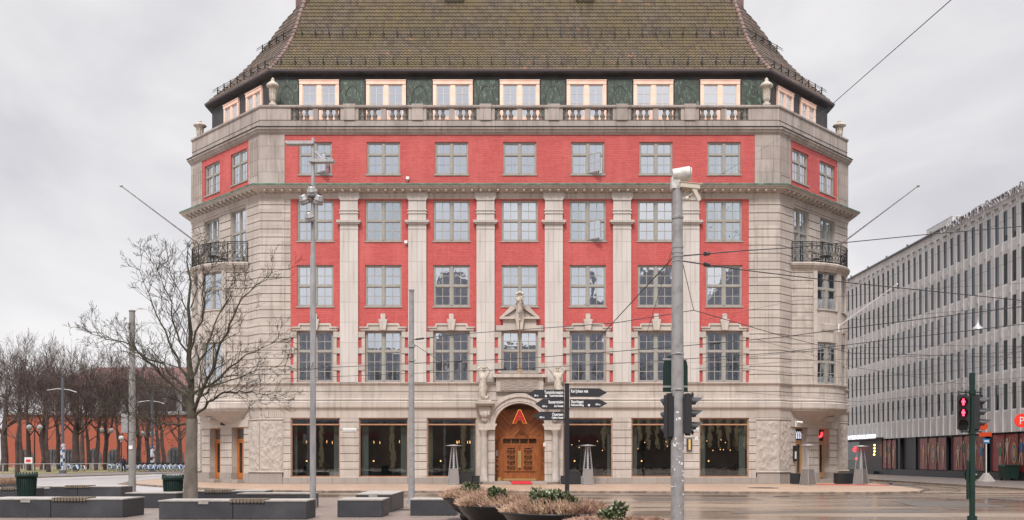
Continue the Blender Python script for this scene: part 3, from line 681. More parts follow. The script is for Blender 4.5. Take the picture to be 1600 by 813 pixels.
# balcony railings: posts, rails and scrolls
for s_ in (-1, 1):
    m = MB(); pts = bay_path(-BH+1, BH-1, s_, 24)
    def off(path, o, z): 
        r_ = []
        for i, p in enumerate(path):
            d = (Vector(path[min(i+1, len(path)-1)])-Vector(path[max(i-1, 0)])).normalized(); r_.append((p[0]+d.y*o, p[1]-d.x*o, z))
        return r_
    for z, r_ in ((13.55, .02), (14.1, .01), (14.62, .018), (14.72, .03)): m.path(off(pts, .14, z), r_, 5)
    q = off(pts, .14, 0)
    for i in range(0, 25, 4): m.tube((q[i][0], q[i][1], 13.45), (q[i][0], q[i][1], 14.75), .028, n=6)
    for i in range(24):
        a = Vector(q[i]); b = Vector(q[i+1]); c = (a+b)/2; d = (b-a).normalized()
        m.tube((a.x, a.y, 13.5), (a.x, a.y, 14.7), .011, n=4)
        for zc, rr in ((13.82, .13), (14.35, .13), (14.08, .07)):
            m.path([c+d*(rr*math.cos(t*.7)*(1-t*.04))+Vector((0, 0, zc+rr*1.5*math.sin(t*.7)*(1-t*.04))) for t in range(10)], .014, 4)
    m.build('balcony_railing', iron, hotel)
# flagpoles
def fpole(p, q, r_, mm): m = MB(); m.tube(p, q, r_, r_*.6, 8); m.ball(q, r_*1.6, 8); m.tube(Vector(p)+Vector((0, 0, -.35)), Vector(p)+Vector((0, 0, .15)), r_*1.5, n=8); m.build('flagpole', mm, hotel)
for s_ in (-1, 1): fpole((s_*19.55, 59.65, 14.55), (s_*23.15, 56.05, 17.35), .055, steel)
fpole((19.75, 59.75, 9.7), (22.27, 56.95, 11.8), .035, white); fpole((0, 57.6, 6.85), (0, 55.4, 9.45), .05, woodlight)
# ------------------------------------------------------------ carved figures
def skin(name, joints, edges, m, parent=None, root=0, sub=2):
    me = bpy.data.meshes.new(name); me.from_pydata([tuple(j[0]) for j in joints], edges, []); me.materials.append(m)
    o = bpy.data.objects.new(name, me); C.objects.link(o); sk = o.modifiers.new('skin', 'SKIN'); sk.use_smooth_shade = True
    for i, j in enumerate(joints):
        r_ = j[1]; me.skin_vertices[0].data[i].radius = (r_, r_) if not isinstance(r_, tuple) else r_; me.skin_vertices[0].data[i].use_root = (i == root)
    ss = o.modifiers.new('sub', 'SUBSURF'); ss.levels = sub; ss.render_levels = sub
    if parent: setpar(o, parent)
    return o
def carved_figure(x, flip, arm_out):
    y = 57.42; f = flip
    J = [((x, y, 5.92), .215), ((x-f*.01, y-.02, 6.2), .185), ((x, y, 6.46), .215), ((x, y, 6.64), .075), ((x+f*.03, y-.06, 6.76), .095), ((x+f*.03, y-.05, 6.90), .085),
         ((x-f*.27, y-.02, 6.55), .085), ((x-f*.40, y-.10, 6.80), .065), ((x-f*.14, y-.12, 6.98), .055),
         ((x+f*.27, y-.02, 6.55), .085), ((x+f*.40, y-.10, 6.80) if not arm_out else (x+f*.42, y-.1, 6.72), .065), ((x+f*.14, y-.12, 6.98) if not arm_out else (x+f*.62, y-.12, 6.96), .05),
         ((x-f*.03, y-.02, 5.70), .235), ((x-f*.06, y-.04, 5.42), .225), ((x-f*.02, y-.02, 5.16), .21), ((x+f*.14, y-.05, 5.10), .15), ((x+f*.25, y-.06, 5.14), .09), ((x+f*.28, y-.06, 5.26), .06), ((x+f*.25, y-.08, 5.36), .03)]
    Ed = [(0, 1), (1, 2), (2, 3), (3, 4), (4, 5), (2, 6), (6, 7), (7, 8), (2, 9), (9, 10), (10, 11), (0, 12), (12, 13), (13, 14), (14, 15), (15, 16), (16, 17), (17, 18)]
    o = skin('carved_figure', J, Ed, statue, hotel)
    m = MB()       # drapery, hair and face
    for k in range(11):
        a = R(-165+k*15); q = .20
        m.path([(x+q*math.cos(a), y+q*math.sin(a)*.8, 5.98-.12*math.cos(a)), (x-f*.04+(q+.04)*math.cos(a+.15), y+(q+.03)*math.sin(a+.15)*.85, 5.72), (x-f*.08+q*.8*math.cos(a+.35), y+q*.9*math.sin(a+.35), 5.38+.1*(k % 3))], [.02, .034, .015], 6)
    for k in range(10): a = R(k*36); m.ball((x+f*.03+.11*math.cos(a), y-.03+.09*math.sin(a), 6.90+.03*(k % 2)), .05, 8)
    m.ball((x+f*.03, y-.165, 6.76), .018, 6)
    for q in (-.035, .035): m.ball((x+f*.03+q, y-.145, 6.79), .014, 6)
    m.path([(x-.05, y-.14, 6.715), (x+f*.03, y-.16, 6.71), (x+.08, y-.14, 6.715)], .008, 4)
    o2 = m.build('carved_drapery', statue); o2.parent = o
carved_figure(-2.15, 1, False); carved_figure(2.27, -1, True)
J = [((0, 57.3, 10.5), .15), ((0, 57.28, 10.85), .19), ((0, 57.26, 11.15), .10), ((0, 57.24, 11.32), .15), ((0, 57.24, 11.46), .1), ((-.18, 57.2, 11.02), .08), ((-.05, 57.05, 10.8), .07), ((.2, 57.2, 11.02), .08), ((.2, 57.05, 10.8), .07), ((.08, 57.0, 11.12), .06), ((0, 57.35, 10.1), .13)]
o = skin('pediment_figure', J, [(0, 1), (1, 2), (2, 3), (3, 4), (1, 5), (5, 6), (1, 7), (7, 8), (8, 9), (0, 10)], statue, hotel)
m = MB()
for k in range(10): a = R(k*36); m.ball((.2*math.cos(a), 57.26+.15*math.sin(a), 11.3+.05*math.sin(3*a)), .08, 8)
m.build('carved_hair', statue).parent = o
# ------------------------------------------------------------ portal
def ell(r, h, z0, n=18): return [(r*math.cos(math.pi*k/n), z0+h*math.sin(math.pi*k/n)) for k in range(n+1)]
m = MB(); m.T = FT
inn = ell(1.5, 1.38, 3.45, 22); out_ = ell(1.86, 1.78, 3.42, 22); out2 = ell(2.12, 2.02, 3.40, 22)
for k in range(22):
    m.prism([inn[k], inn[k+1], out_[k+1], out_[k]], -.30, 1.0)
    g = .0
    m.prism([out_[k], out_[k+1], out2[k+1], out2[k]], -.385, .2)
    m.prism([(inn[k][0]*1.10, inn[k][1]+.1), (inn[k+1][0]*1.10, inn[k+1][1]+.1), (inn[k+1][0]*1.16, inn[k+1][1]+.15), (inn[k][0]*1.16, inn[k][1]+.15)], -.33, -.2)
for k in range(22):                                    # spandrel above the arch
    a, b = out2[k], out2[k+1]; m.prism([a, b, (b[0], 5.3), (a[0], 5.3)], -.08, .3) if a[1] < 5.28 and b[1] < 5.28 else None
m.build('portal_arch', stone, hotel, uv=True)
m = MB(); m.T = FT
for a in (-1, 1):
    m.box(*sorted((a*1.5, a*1.9)), -.12, 1.0, .12, 3.22); m.box(*sorted((a*2.37, a*2.6)), -.02, .3, .3, 3.9)
    for z in (.9, 1.6, 2.3, 2.9): m.box(*sorted((a*1.49, a*1.93)), -.15, -.121, z-.33, z+.3)
    m.box(*sorted((a*1.90, a*2.37)), -.10, .3, .12, 3.22)
    m.prism([(a*1.48, 3.222), (a*2.42, 3.222), (a*2.46, 3.45), (a*2.5, 3.52), (a*2.5, 3.6), (a*1.38, 3.6), (a*1.36, 3.52), (a*1.44, 3.44)], -.42, .4)
    m.box(*sorted((a*1.62, a*2.55)), -.06, .2, 3.603, 4.7); m.box(*sorted((a*1.52, a*2.56)), .0, .4, 3.0, 4.0)
    m.prism([(a*1.8, 4.1), (a*2.35, 4.1), (a*2.45, 4.5), (a*2.4, 4.62), (a*1.78, 4.62), (a*1.72, 4.5)], -.62, -.06)      # bracket under the figure
    m.ball((a*2.08, -.5, 4.15), .26, 12, 0, (1, .8, 1)); m.ball((a*2.08, -.42, 3.85), .2, 12, 0, (1, .8, 1))
    m.box(a*2.08-.5, a*2.08+.5, -.85, .2, 4.65, 4.76); m.box(a*2.08-.58, a*2.08+.58, -.95, .2, 4.762, 4.9); m.box(a*2.08-.42, a*2.08+.42, -.85, .2, 4.902, 5.0)
build_split(m, 'portal_pier', stone, hotel, uv=True)
for a in (-1, 1):
    m = MB(); m.lathe([(.26, .12), (.26, .3), (.21, .36), (.215, 1.2), (.20, 2.6), (.18, 3.0), (.21, 3.05), (.2, 3.1), (.27, 3.18), (.27, 3.24)], (a*2.13, 57.72, 0), 16); m.build('portal_column', carved, hotel)
m = MB(); m.T = FT; m.box(-1.42, 1.42, -.32, .3, 5.52, 6.36); m.prism([(-1.6, 6.362), (1.6, 6.362), (1.64, 6.45), (1.62, 6.56), (-1.62, 6.56), (-1.64, 6.45)], -.5, .3)
m.T = Matrix.Identity(4); m.build('balcony_panel', stone, hotel, uv=True)
def relief(name, fn, nu, nv, amp, m_, parent, seed, style=0):
    """a carved surface: real displacement of a fine sheet; fn(u, v, h) gives the world point"""
    v = []
    for j in range(nv+1):
        for i in range(nu+1):
            u, t = i/nu, j/nv; e = min(u, 1-u, t, 1-t)
            if style == 0:
                q = Vector((u*4.2+seed, t*6.4, seed)); wv = noise.noise_vector(q*.8)
                s1 = math.sin(18*(u+.35*wv.x)+12*t*wv.y+13*noise.noise(q*.9)); s2 = math.sin(52*(t+.2*wv.z)+20*noise.noise(q*1.1+Vector((5, 2, 1))))
                h = .55*max(0, noise.noise(q*1.7)*1.6+.35)+.35*abs(s1)*max(0, .6+noise.noise(q*2.2))+.22*s2*max(0, s1)
            else:
                ph = int(t*7); z = (u*22+(.5 if ph % 2 else 0)) % 1; h = .7*abs(2*z-1)+.35*math.sin(t*44+3*math.sin(u*60))+.3*noise.noise(Vector((u*30, t*9, 3)))
            v.append(fn(u, t, amp*h*min(1, e*22)))
    mm = MB(); mm.add(v, [(j*(nu+1)+i, j*(nu+1)+i+1, (j+1)*(nu+1)+i+1, (j+1)*(nu+1)+i) for j in range(nv) for i in range(nu)], 0, True); return mm.build(name, m_, parent)
relief('carved_relief', lambda u, t, h: (-1.2+2.4*u, 57.66-h, 5.56+.72*t), 130, 44, .07, carved, hotel, 2.2, 1)
for s_, T in ((-1, LWT), (1, RWT)):
    def front(u, t, h, s_=s_): return (s_*(14.25+(15.55-14.25)*u), 57.955-h, .76+3.02*t)
    def side(u, t, h, s_=s_, T=T): return tuple(T @ Vector((s_*(.03+1.2*u), -.045-h, .76+3.02*t)))
    def far(u, t, h, s_=s_, T=T): return tuple(T @ Vector((s_*(7.5+1.2*u), -.045-h, .76+3.02*t)))
    for q, fn in enumerate((front, side, far)): relief('carved_relief', fn, 80, 170, .055, carved, hotel, 3.3*q+(8 if s_ > 0 else 0))
    m = MB()
    pts = [wpt(T, s_*1.3), (15.6*s_, 58), (14.2*s_, 58)]; e2 = [wpt(T, s_*8.8), wpt(T, s_*7.4)]
    for p in (pts, e2):
        p = p if s_ < 0 else p[::-1]; m.sweep(p, [(-.5, .66), (.02, .66), (.02, 4.44), (-.5, 4.44)]); m.sweep(p, [(.02, 3.82), (.08, 3.85), (.08, 3.9), (.02, 3.93)]); m.sweep(p, [(.02, .67), (.12, .68), (.12, .74), (.02, .77)])
        def flute(c, d, m=m): m.T = Matrix.Translation((c.x, c.y, 0)) @ Matrix.Rotation(math.atan2(d.y, d.x), 4, 'Z'); m.box(-.035, .035, -.055, -.015, 3.98, 4.40); m.T = Matrix.Identity(4)
        for i in range(len(p)-1): along(p[i], p[i+1], .125, flute)
    build_split(m, 'corner_pier', bigstone if False else stone, hotel, uv=True)
# herringbone timber porch and double door
def herring():
    m = bpy.data.materials.new('herringbone boards'); m.use_nodes = True; t = m.node_tree; b = t.nodes['Principled BSDF']; n, l = t.nodes.new, t.links.new
    tc = n('ShaderNodeTexCoord'); sx = n('ShaderNodeSeparateXYZ'); l(tc.outputs['Object'], sx.inputs[0])
    def M_(op, a, b_=None):
        x = n('ShaderNodeMath'); x.operation = op
        for i, q in enumerate((a, b_)):
            if q is None: continue
            if isinstance(q, (int, float)): x.inputs[i].default_value = q
            else: l(q, x.inputs[i])
        return x.outputs[0]
    pp = M_('PINGPONG', sx.outputs['X'], .62); u = M_('ADD', sx.outputs['Z'], pp); s = M_('MULTIPLY', u, 6.2); fr = M_('FRACT', s); fl = M_('FLOOR', s)
    dark = M_('LESS_THAN', fr, .12)
    wn = n('ShaderNodeTexWhiteNoise'); wn.noise_dimensions = '2D'; cb = n('ShaderNodeCombineXYZ'); l(fl, cb.inputs[0]); l(M_('FLOOR', M_('DIVIDE', sx.outputs['X'], .62)), cb.inputs[1]); l(cb.outputs[0], wn.inputs['Vector'])
    c = n('ShaderNodeValToRGB'); l(wn.outputs['Value'], c.inputs[0]); c.color_ramp.elements[0].color = (.20, .058, .016, 1); c.color_ramp.elements[1].color = (.36, .125, .036, 1)
    x = n('ShaderNodeMixRGB'); l(dark, x.inputs[0]); l(c.outputs[0], x.inputs[1]); x.inputs[2].default_value = (.05, .015, .006, 1); l(x.outputs[0], b.inputs['Base Color']); b.inputs['Roughness'].default_value = .38
    return m
hb = herring()
m = MB(); m.box(-1.6, 1.6, 58.82, 58.9, .12, 4.95); m.box(-.02, .02, 58.78, 58.82, 2.75, 4.85)
for a in (-1, 1): m.prism([(a*1.46, .12), (a*1.5, .12), (a*1.5, 3.4), (a*1.46, 3.4)], 58.3, 58.82)
m.build('timber_porch', hb, hotel)
dr = MB()
dr.box(-1.18, -1.02, 58.66, 58.82, .15, 2.62); dr.box(1.02, 1.18, 58.66, 58.82, .15, 2.62); dr.box(-1.02, 1.02, 58.68, 58.82, 2.30, 2.42)
dr.prism([(-1.18, 2.62), (-1.02, 2.62), (-1.0, 2.72), (1.0, 2.72), (1.02, 2.62), (1.18, 2.62), (1.14, 2.78), (.95, 2.86), (.85, 2.93), (-.85, 2.93), (-.95, 2.86), (-1.14, 2.78)], 58.64, 58.82)
for x in (-.52, 0, .52): dr.box(x-.03, x+.03, 58.70, 58.80, 2.42, 2.72)
dr.box(-1.32, -1.18, 58.70, 58.82, .15, 2.5); dr.box(1.18, 1.32, 58.70, 58.82, .15, 2.5)
door = dr.build('entrance_door', wood, hotel)
m = MB(); m.box(-1.0, 1.0, 58.765, 58.775, 2.42, 2.72); local(m.build('fanlight_pane', gldark), door)
for a in (-1, 1):
    m = MB(); x0, x1 = (-1.02, -.01) if a < 0 else (.01, 1.02); c = (x0+x1)/2
    m.box(x0, x0+.27, 58.70, 58.78, .15, 2.3); m.box(x1-.27, x1, 58.70, 58.78, .15, 2.3); m.box(x0+.27, x1-.27, 58.702, 58.778, 2.16, 2.3); m.box(x0+.27, x1-.27, 58.702, 58.778, .15, .78); m.box(x0+.06, x1-.06, 58.63, 58.70, .74, .80)
    lf = local(m.build('door_leaf', wood), door)
    m = MB()
    for z in (.95, 1.28, 1.61, 1.94):
        for q in (-1, 1):
            m.path([(c+q*.235, 58.72, z-.15), (c+q*.06, 58.72, z-.05), (c+q*.10, 58.72, z+.06), (c+q*.235, 58.72, z+.12)], .016, 4); m.path([(c+q*.08, 58.72, z-.16), (c+q*.13, 58.72, z), (c+q*.05, 58.72, z+.16)], .014, 4)
        m.path([(c-.235, 58.72, z+.15), (c, 58.72, z+.1), (c+.235, 58.72, z+.15)], .02, 4)
    m.build('door_lattice', wood).parent = lf; o = MB(); o.add([(x0+.27, 58.75, .78), (x1-.27, 58.75, .78), (x1-.27, 58.75, 2.16), (x0+.27, 58.75, 2.16)], [(0, 1, 2, 3)]); o.build('door_pane', gldark).parent = lf
for o in list(bpy.data.objects):
    if o.name.startswith(('door_lattice', 'door_pane')): o.parent = door; 
m = MB(); m.box(-.11, .09, 58.64, 58.70, .95, 1.98); m.tube((-.04, 58.58, 1.2), (-.04, 58.58, 1.7), .02); m.box(-1.0, 1.0, 58.66, 58.70, .17, .29); m.box(-1.34, -1.14, 58.62, 58.70, .15, .36); local(m.build('brass_plate', brass), door)
m = MB(); m.box(-1.45, -1.22, 58.74, 58.82, 1.66, 2.02)
for z in (1.48, 1.15, .85): m.ball((-1.34, 58.78, z), .06, 8)
build_split(m, 'door_bell_panel', steel, hotel, gap=.02)
m = MB(); m.slab([(-2.35, 57.85), (-2.2, 57.4), (-1.45, 56.5), (1.6, 56.5), (2.3, 57.4), (2.35, 57.85)], -.02, .13); m.slab([(-1.6, 57.3), (1.6, 57.3), (1.6, 58.9), (-1.6, 58.9)], .125, .15); m.build('entrance_step', basestone, hotel, uv=True)
# lit letter over the door
sg = text('A', 1.02, redneon, hotel, (0, 57.9, 3.68), ext=.05, align='CENTER', name='letter_sign', off=.03)
sg.data.materials[0] = mat('red enamel letter', (.36, .010, .014), .4)
s2 = text('A', 1.02, yelneon, hotel, (0, 57.96, 3.68), ext=.04, align='CENTER', name='letter_sign_edge', off=.065)
m = MB(); m.box(-.075, -.045, 57.93, 58.8, 4.2, 4.24); m.build('letter_bracket', iron, hotel)
m = MB(); m.box(1.42, 1.54, 57.72, 57.74, 2.24, 2.46); m.build('number_plate', white, hotel); text('1', .17, black, hotel, (1.48, 57.715, 2.29), align='CENTER')
# ------------------------------------------------------------ shop windows
def shop(x0, x1, seed):
    rr = random.Random(seed); z0, z1 = .387, 3.96; f = MB(); y0, y1 = 58.10, 58.2; t = .075
    f.box(x0, x0+t, y0, y1, z0, z1); f.box(x1-t, x1, y0, y1, z0, z1); f.box(x0+t, x1-t, y0+.002, y1, z0, z0+t); f.box(x0+t, x1-t, y0+.002, y1, z1-t, z1); f.box(x0+t, x1-t, y0-.01, y1, 3.52, 3.6)
    fo = f.build('shop_window', shopframe, hotel)
    m = MB(); m.add([(x0+t, 58.15, z0+t), (x1-t, 58.15, z0+t), (x1-t, 58.15, z1-t), (x0+t, 58.15, z1-t)], [(0, 1, 2, 3)]); m.build('shop_pane', glshop).parent = fo
    m = MB()
    for sgn in (-1, 1):
        n = 14; wd = rr.uniform(.15, .42); xc = x0+t+.02 if sgn < 0 else x1-t-.02-wd
        v = [(xc+wd*i/n, 58.55+.05*(i % 2), z) for z in (z0, 3.5) for i in range(n+1)]; m.add(v, [(i, i+1, n+2+i, n+1+i) for i in range(n)], 0, True)
    m.build('curtain', curtain_green).parent = fo
    m = MB()          # hanging lights, each on its cord
    n = rr.randint(4, 7)
    for i in range(n):
        x = rr.uniform(x0+.5, x1-.3); z = rr.uniform(2.0, 2.7) if seed > 3 else 2.55+rr.uniform(-.03, .03); y = rr.uniform(59.2, 60.6); m.tube((x, y, z+.06), (x, y, 3.9), .006, n=4)
        if seed > 3: m.ball((x, y, z), .030, 8, 1)
        else: m.tube((x, y, z-.1), (x, y, z+.06), .016, n=6, mi=1)
    x = x0+.75; m.tube((x, 59, .4), (x, 59, 1.3), .012, n=5); m.ball((x, 59, 1.36), .05, 10, 1); m.tube((x, 59, 1.52), (x, 59, 1.56), .2, n=12)
    m.build('hanging_lamps', [black, bulb]).parent = fo
    m = MB()
    for q in range(2):                                # cafe tables and chairs in silhouette
        cx = x0+.9+q*1.25; y = 59.6+rr.uniform(0, .6)
        m.tube((cx, y, 1.08), (cx, y, 1.11), .38, n=16); m.tube((cx, y, .3), (cx, y, 1.08), .03)
        for e in (-.55, .5):
            xx = cx+e; m.box(xx-.2, xx+.2, y-.2, y+.2, .78, .82)
            for a in (-.18, .18):
                for b in (-.18, .18): m.tube((xx+a, y+b, .3), (xx+a, y+b, .8), .014, n=5)
                m.tube((xx+a, y+.2, .8), (xx+a, y+.24, 1.22), .016, n=5)
            m.path([(xx-.18, y+.24, 1.22), (xx, y+.27, 1.3), (xx+.18, y+.24, 1.22)], .016, 5)
    m.box(x0+.3, x1-.3, 61.6, 61.9, .3, 1.3, 1); m.build('cafe_furniture', [black, roomwarm]).parent = fo
    return fo
for i, c in enumerate((-3, -2)): shop(c*BAY-1.485, c*BAY+1.485, i+1)
shop(-5.58, -2.6, 3); shop(2.6, 5.58, 4); shop(2*BAY-1.485, 2*BAY+1.485, 5); shop(3*BAY-1.485, 3*BAY+1.485, 6)
m = MB(); m.box(-14, -1.75, 58.6, 62.6, .05, .3); m.box(1.75, 14, 58.6, 62.6, .05, .3); m.box(-14, 14, 62.6, 62.8, .05, 4.6); m.box(-14, 14, 58.5, 62.8, 4.5, 4.6)
for x in (-14, -10.3, -6.2, -1.8, 1.75, 6.1, 10.2, 13.95): m.box(x, x+.06, 59.0, 62.6, .3, 4.5)
m.box(-1.74, 1.69, 58.92, 59.0, .1, 4.9)
m.build('interior_wall', roomwarm, hotel)
# street name plates and house numbers
def plate(x, z, s_, w_=.75, h_=.2, y=57.97): m = MB(); m.box(x-w_/2, x+w_/2, y-.015, y, z, z+h_); o = m.build('street_name_plate', white, hotel); text(s_, h_*.62, black, hotel, (x, y-.017, z+h_*.25), align='CENTER')
plate(-10.22, 3.14, 'Jernbanetorget', .82); plate(10.35, 3.14, 'Jernbanetorget', .82); plate(10.62, 2.6, '2', .16, .2)
m = MB(); m.box(10.02, 10.35, 57.9, 57.97, 1.98, 2.72); pl = m.build('notice_box', mat('dark blue enamel', (.015, .05, .14), .5), hotel); m = MB(); m.box(10.13, 10.25, 57.885, 57.9, 2.03, 2.67); m.build('yellow_strip', mat('yellow paint', (.7, .42, .05), .6), hotel)
# ------------------------------------------------------------ corner doors
def corner_door(T, s_, u0, u1, light):
    m = MB(); m.T = T; a, b = sorted((s_*u0, s_*u1)); wd = woodlight if light else woodorange; y0 = .38
    dz = 2.65 if not light else 2.55
    m.box(a, a+.09, y0, y0+.12, .2, 3.45); m.box(b-.09, b, y0, y0+.12, .2, 3.45); m.box(a+.09, b-.09, y0, y0+.1, dz, dz+.1); m.box(a+.09, b-.09, y0, y0+.1, 3.37, 3.45)
    n = 2; wv = (b-a-.18)/n
    for i in range(n):
        c0 = a+.09+wv*i; c1 = c0+wv
        m.box(c0, c0+.13, y0+.02, y0+.08, .22, dz); m.box(c1-.13, c1, y0+.02, y0+.08, .22, dz); m.box(c0+.13, c1-.13, y0+.022, y0+.078, .22, .62); m.box(c0+.13, c1-.13, y0+.022, y0+.078, dz-.15, dz)
        m.box(c0+.06, c1-.06, y0-.0, y0+.02, .3, .54)
    m.T = Matrix.Identity(4); d = m.build('corner_door', wd, hotel)
    m = MB(); m.T = T
    for i in range(n): c0 = a+.09+wv*i; m.add([(c0+.13, y0+.05, .62), (c0+wv-.13, y0+.05, .62), (c0+wv-.13, y0+.05, dz-.15), (c0+.13, y0+.05, dz-.15)], [(0, 1, 2, 3)])
    m.T = Matrix.Identity(4); m.build('door_pane', gldark).parent = d
    m = MB(); m.T = T; m.box(a+.09, b-.09, y0+.03, y0+.06, dz+.1, 3.37); m.T = Matrix.Identity(4); m.build('door_transom', black if light else mat('grey transom panel', (.09, .08, .08), .4)).parent = d
    m = MB(); m.T = T; xx = (a+b)/2+s_*-.1; m.tube((xx, y0-.05, 1.0), (xx, y0-.05, 1.5), .018, n=6); m.T = Matrix.Identity(4); m.build('door_handle', brass).parent = d
    m = MB(); m.T = T; m.box(a-.1, b+.1, -.5, y0+.1, -.02, .20); m.T = Matrix.Identity(4); m.build('door_step', basestone, hotel, uv=True)
    m = MB(); m.T = T; m.box(a-.1, b+.1, .62, .66, .1, 3.5); m.T = Matrix.Identity(4); m.build('inner_lobby', room, hotel)
for u0, u1 in ((1.95, 3.45), (4.9, 6.3)): corner_door(LWT, -1, u0, u1, False); corner_door(RWT, 1, u0, u1, True)
# neon in the two right-hand transoms
T = RWT; p = T @ Vector((5.6, .38, 2.98)); m = MB(); m.path([p+Vector((.2*math.cos(t*.5), .0-.2*math.cos(t*.5)*0-.04, .2*math.sin(t*.5)+.1)) for t in range(5, 15)], .05, 6); m.path([p+Vector((-.17, -.04, .1)), p+Vector((0, -.06, -.1)), p+Vector((.17, -.04, .1))], .05, 6); m.build('red_neon_sign', redneon, hotel)
m = MB()
for k in range(4): q = T @ Vector((2.3+.26*k, .34, 2.95)); m.path([q+Vector((-.05, 0, -.2)), q+Vector((-.06, 0, .1)), q+Vector((0, 0, .26)), q+Vector((.07, 0, .1)), q+Vector((.06, 0, -.2))], .022, 5)
m.build('white_neon_sign', whiteneon, hotel)
m = MB(); p = T @ Vector((1.62, -.28, 3.75)); m.tube(p, p+Vector((.3, -.15, -.04)), .07, .06, 10); m.box(p.x-.1, p.x-.04, p.y, p.y+.25, p.z-.3, p.z+.05); m.build('security_camera', white, hotel)
m = MB(); p = LWT @ Vector((-4.2, -.2, 3.7)); m.box(p.x-.12, p.x+.12, p.y-.1, p.y+.1, p.z-.1, p.z+.12); m.build('porch_spotlight', black, hotel)
m = MB(); p = T @ Vector((1.72, -.09, 1.9)); m.T = T; m.box(1.58, 1.88, -.12, -.03, 1.35, 2.3, 0); m.box(1.64, 1.82, -.13, -.12, 1.5, 1.95, 1); m.T = Matrix.Identity(4); m.build('menu_board', [black, white], hotel)
for x, z in ((-6.72, 18.25), (-6.82, 14.42)): m = MB(); m.box(x-.09, x+.09, 57.82, 58.0, z, z+.16); m.tube((x, 57.9, z-.1), (x, 57.9, z), .02); m.build('wall_sensor_box', white, hotel)
# ------------------------------------------------------------ attic storey
def ins(d): return [(-21.83+d, 91), (-(15.6-d*.4142)-(6.23+0*d)+0, 0)]
def inpath(d, back=91):
    cx = 15.6-.4142*d; ex = 21.83-d; ey = 58+d+(ex-cx)
    return [(-ex, back), (-ex, ey), (-cx, 58+d), (cx, 58+d), (ex, ey), (ex, back)]
att = inpath(1.2)
m = MB(); m.T = Matrix.Translation((0, 59.2, 0))
m.panel(-15.1, 15.1, 21.4, 25.1, [(k*BAY-1.215, k*BAY+1.215, 22.1, 24.7) for k in range(-3, 4)], depth=.15)
ALT = Matrix.Translation((-15.1, 59.2, 0)) @ Matrix.Rotation(R(-45), 4, 'Z'); ART = Matrix.Translation((15.1, 59.2, 0)) @ Matrix.Rotation(R(45), 4, 'Z')
for T, s_ in ((ALT, -1), (ART, 1)):
    m.T = T; m.panel(*sorted((0, s_*7.82)), 21.4, 25.1, [tuple(sorted((s_*a, s_*b)))+(22.1, 24.7) for a, b in ((1.23, 3.2), (4.13, 6.05))], depth=.15)
m.T = Matrix.Identity(4); m.sweep([att[0], att[1]], [(0, 21.4), (0, 25.1)], closed=False); m.sweep([att[4], att[5]], [(0, 21.4), (0, 25.1)], closed=False)
m.build('attic_wall', dkstone, hotel)
m = MB(); m.sweep(FULL, [(-.05, 21.42), (-1.4, 21.46)], closed=False); m.build('roof_terrace_floor', bigstone, hotel, uv=True)
def attic_window(w_):
    f = MB(); hw = w_/2; h = 2.6
    f.box(-hw, -hw+.2, -.10, .1, 0, h-.26); f.box(hw-.2, hw, -.10, .1, 0, h-.26); f.box(-.14, .14, -.08, .1, 0, h-.26); f.box(-hw, hw, -.13, .1, h-.26, h-.06); f.box(-hw-.02, hw+.02, -.16, .1, h-.06, h); f.box(-hw, hw, -.11, .1, -.02, .30)
    o = f.build('attic_window', copper_new)
    g_ = MB()
    for a, b in ((-hw+.2, -.14), (.14, hw-.2)):
        g_.box(a, a+.06, -.04, .06, .3, h-.26); g_.box(b-.06, b, -.04, .06, .3, h-.26); g_.box(a+.06, b-.06, -.042, .058, .3, .38); g_.box(a+.06, b-.06, -.042, .058, h-.33, h-.26)
        c = (a+b)/2; g_.box(c-.012, c+.012, -.02, .02, .38, h-.33)
        for q in (1.2, 1.78): g_.box(a+.06, b-.06, -.018, .018, q-.012, q+.012)
    local(g_.build('casement', mat('warm white window paint', (.66, .60, .52), .5) if not bpy.data.materials.get('warm white window paint') else bpy.data.materials['warm white window paint']), o)
    p_ = MB(); p_.add([(-hw+.2, .0, .3), (hw-.2, .0, .3), (hw-.2, .0, h-.26), (-hw+.2, .0, h-.26)], [(0, 1, 2, 3)]); local(p_.build('pane', glattic), o)
    p_ = MB(); p_.box(-hw+.1, hw-.1, .5, .55, .1, h-.2); local(p_.build('blind', curtain), o)
    return o
aw = attic_window(2.43)
for i, k in enumerate(range(-3, 4)): place(aw, Matrix.Translation((k*BAY, 59.2, 22.1)), i == 0)
aw2 = attic_window(1.95); first = True
for T, s_ in ((ALT, -1), (ART, 1)):
    for u in (2.215, 5.09): place(aw2, T @ Matrix.Translation((s_*u, 0, 22.1)), first); first = False
m = MB()
for a, b in [(-15.0, -3*BAY-1.24)]+[(k*BAY+1.24, (k+1)*BAY-1.24) for k in range(-3, 3)]+[(3*BAY+1.24, 15.0)]:
    m.box(a+.06, b-.06, 59.13, 59.2, 22.0, 24.72)
    c = (a+b)/2; q = (b-a)/2-.3
    m.path([(c+q*math.cos(math.pi*t/12), 59.12, 23.2+1.15*math.sin(math.pi*t/12)) for t in range(13)], .018, 5)
build_split(m, 'copper_panel', patina_m, hotel)
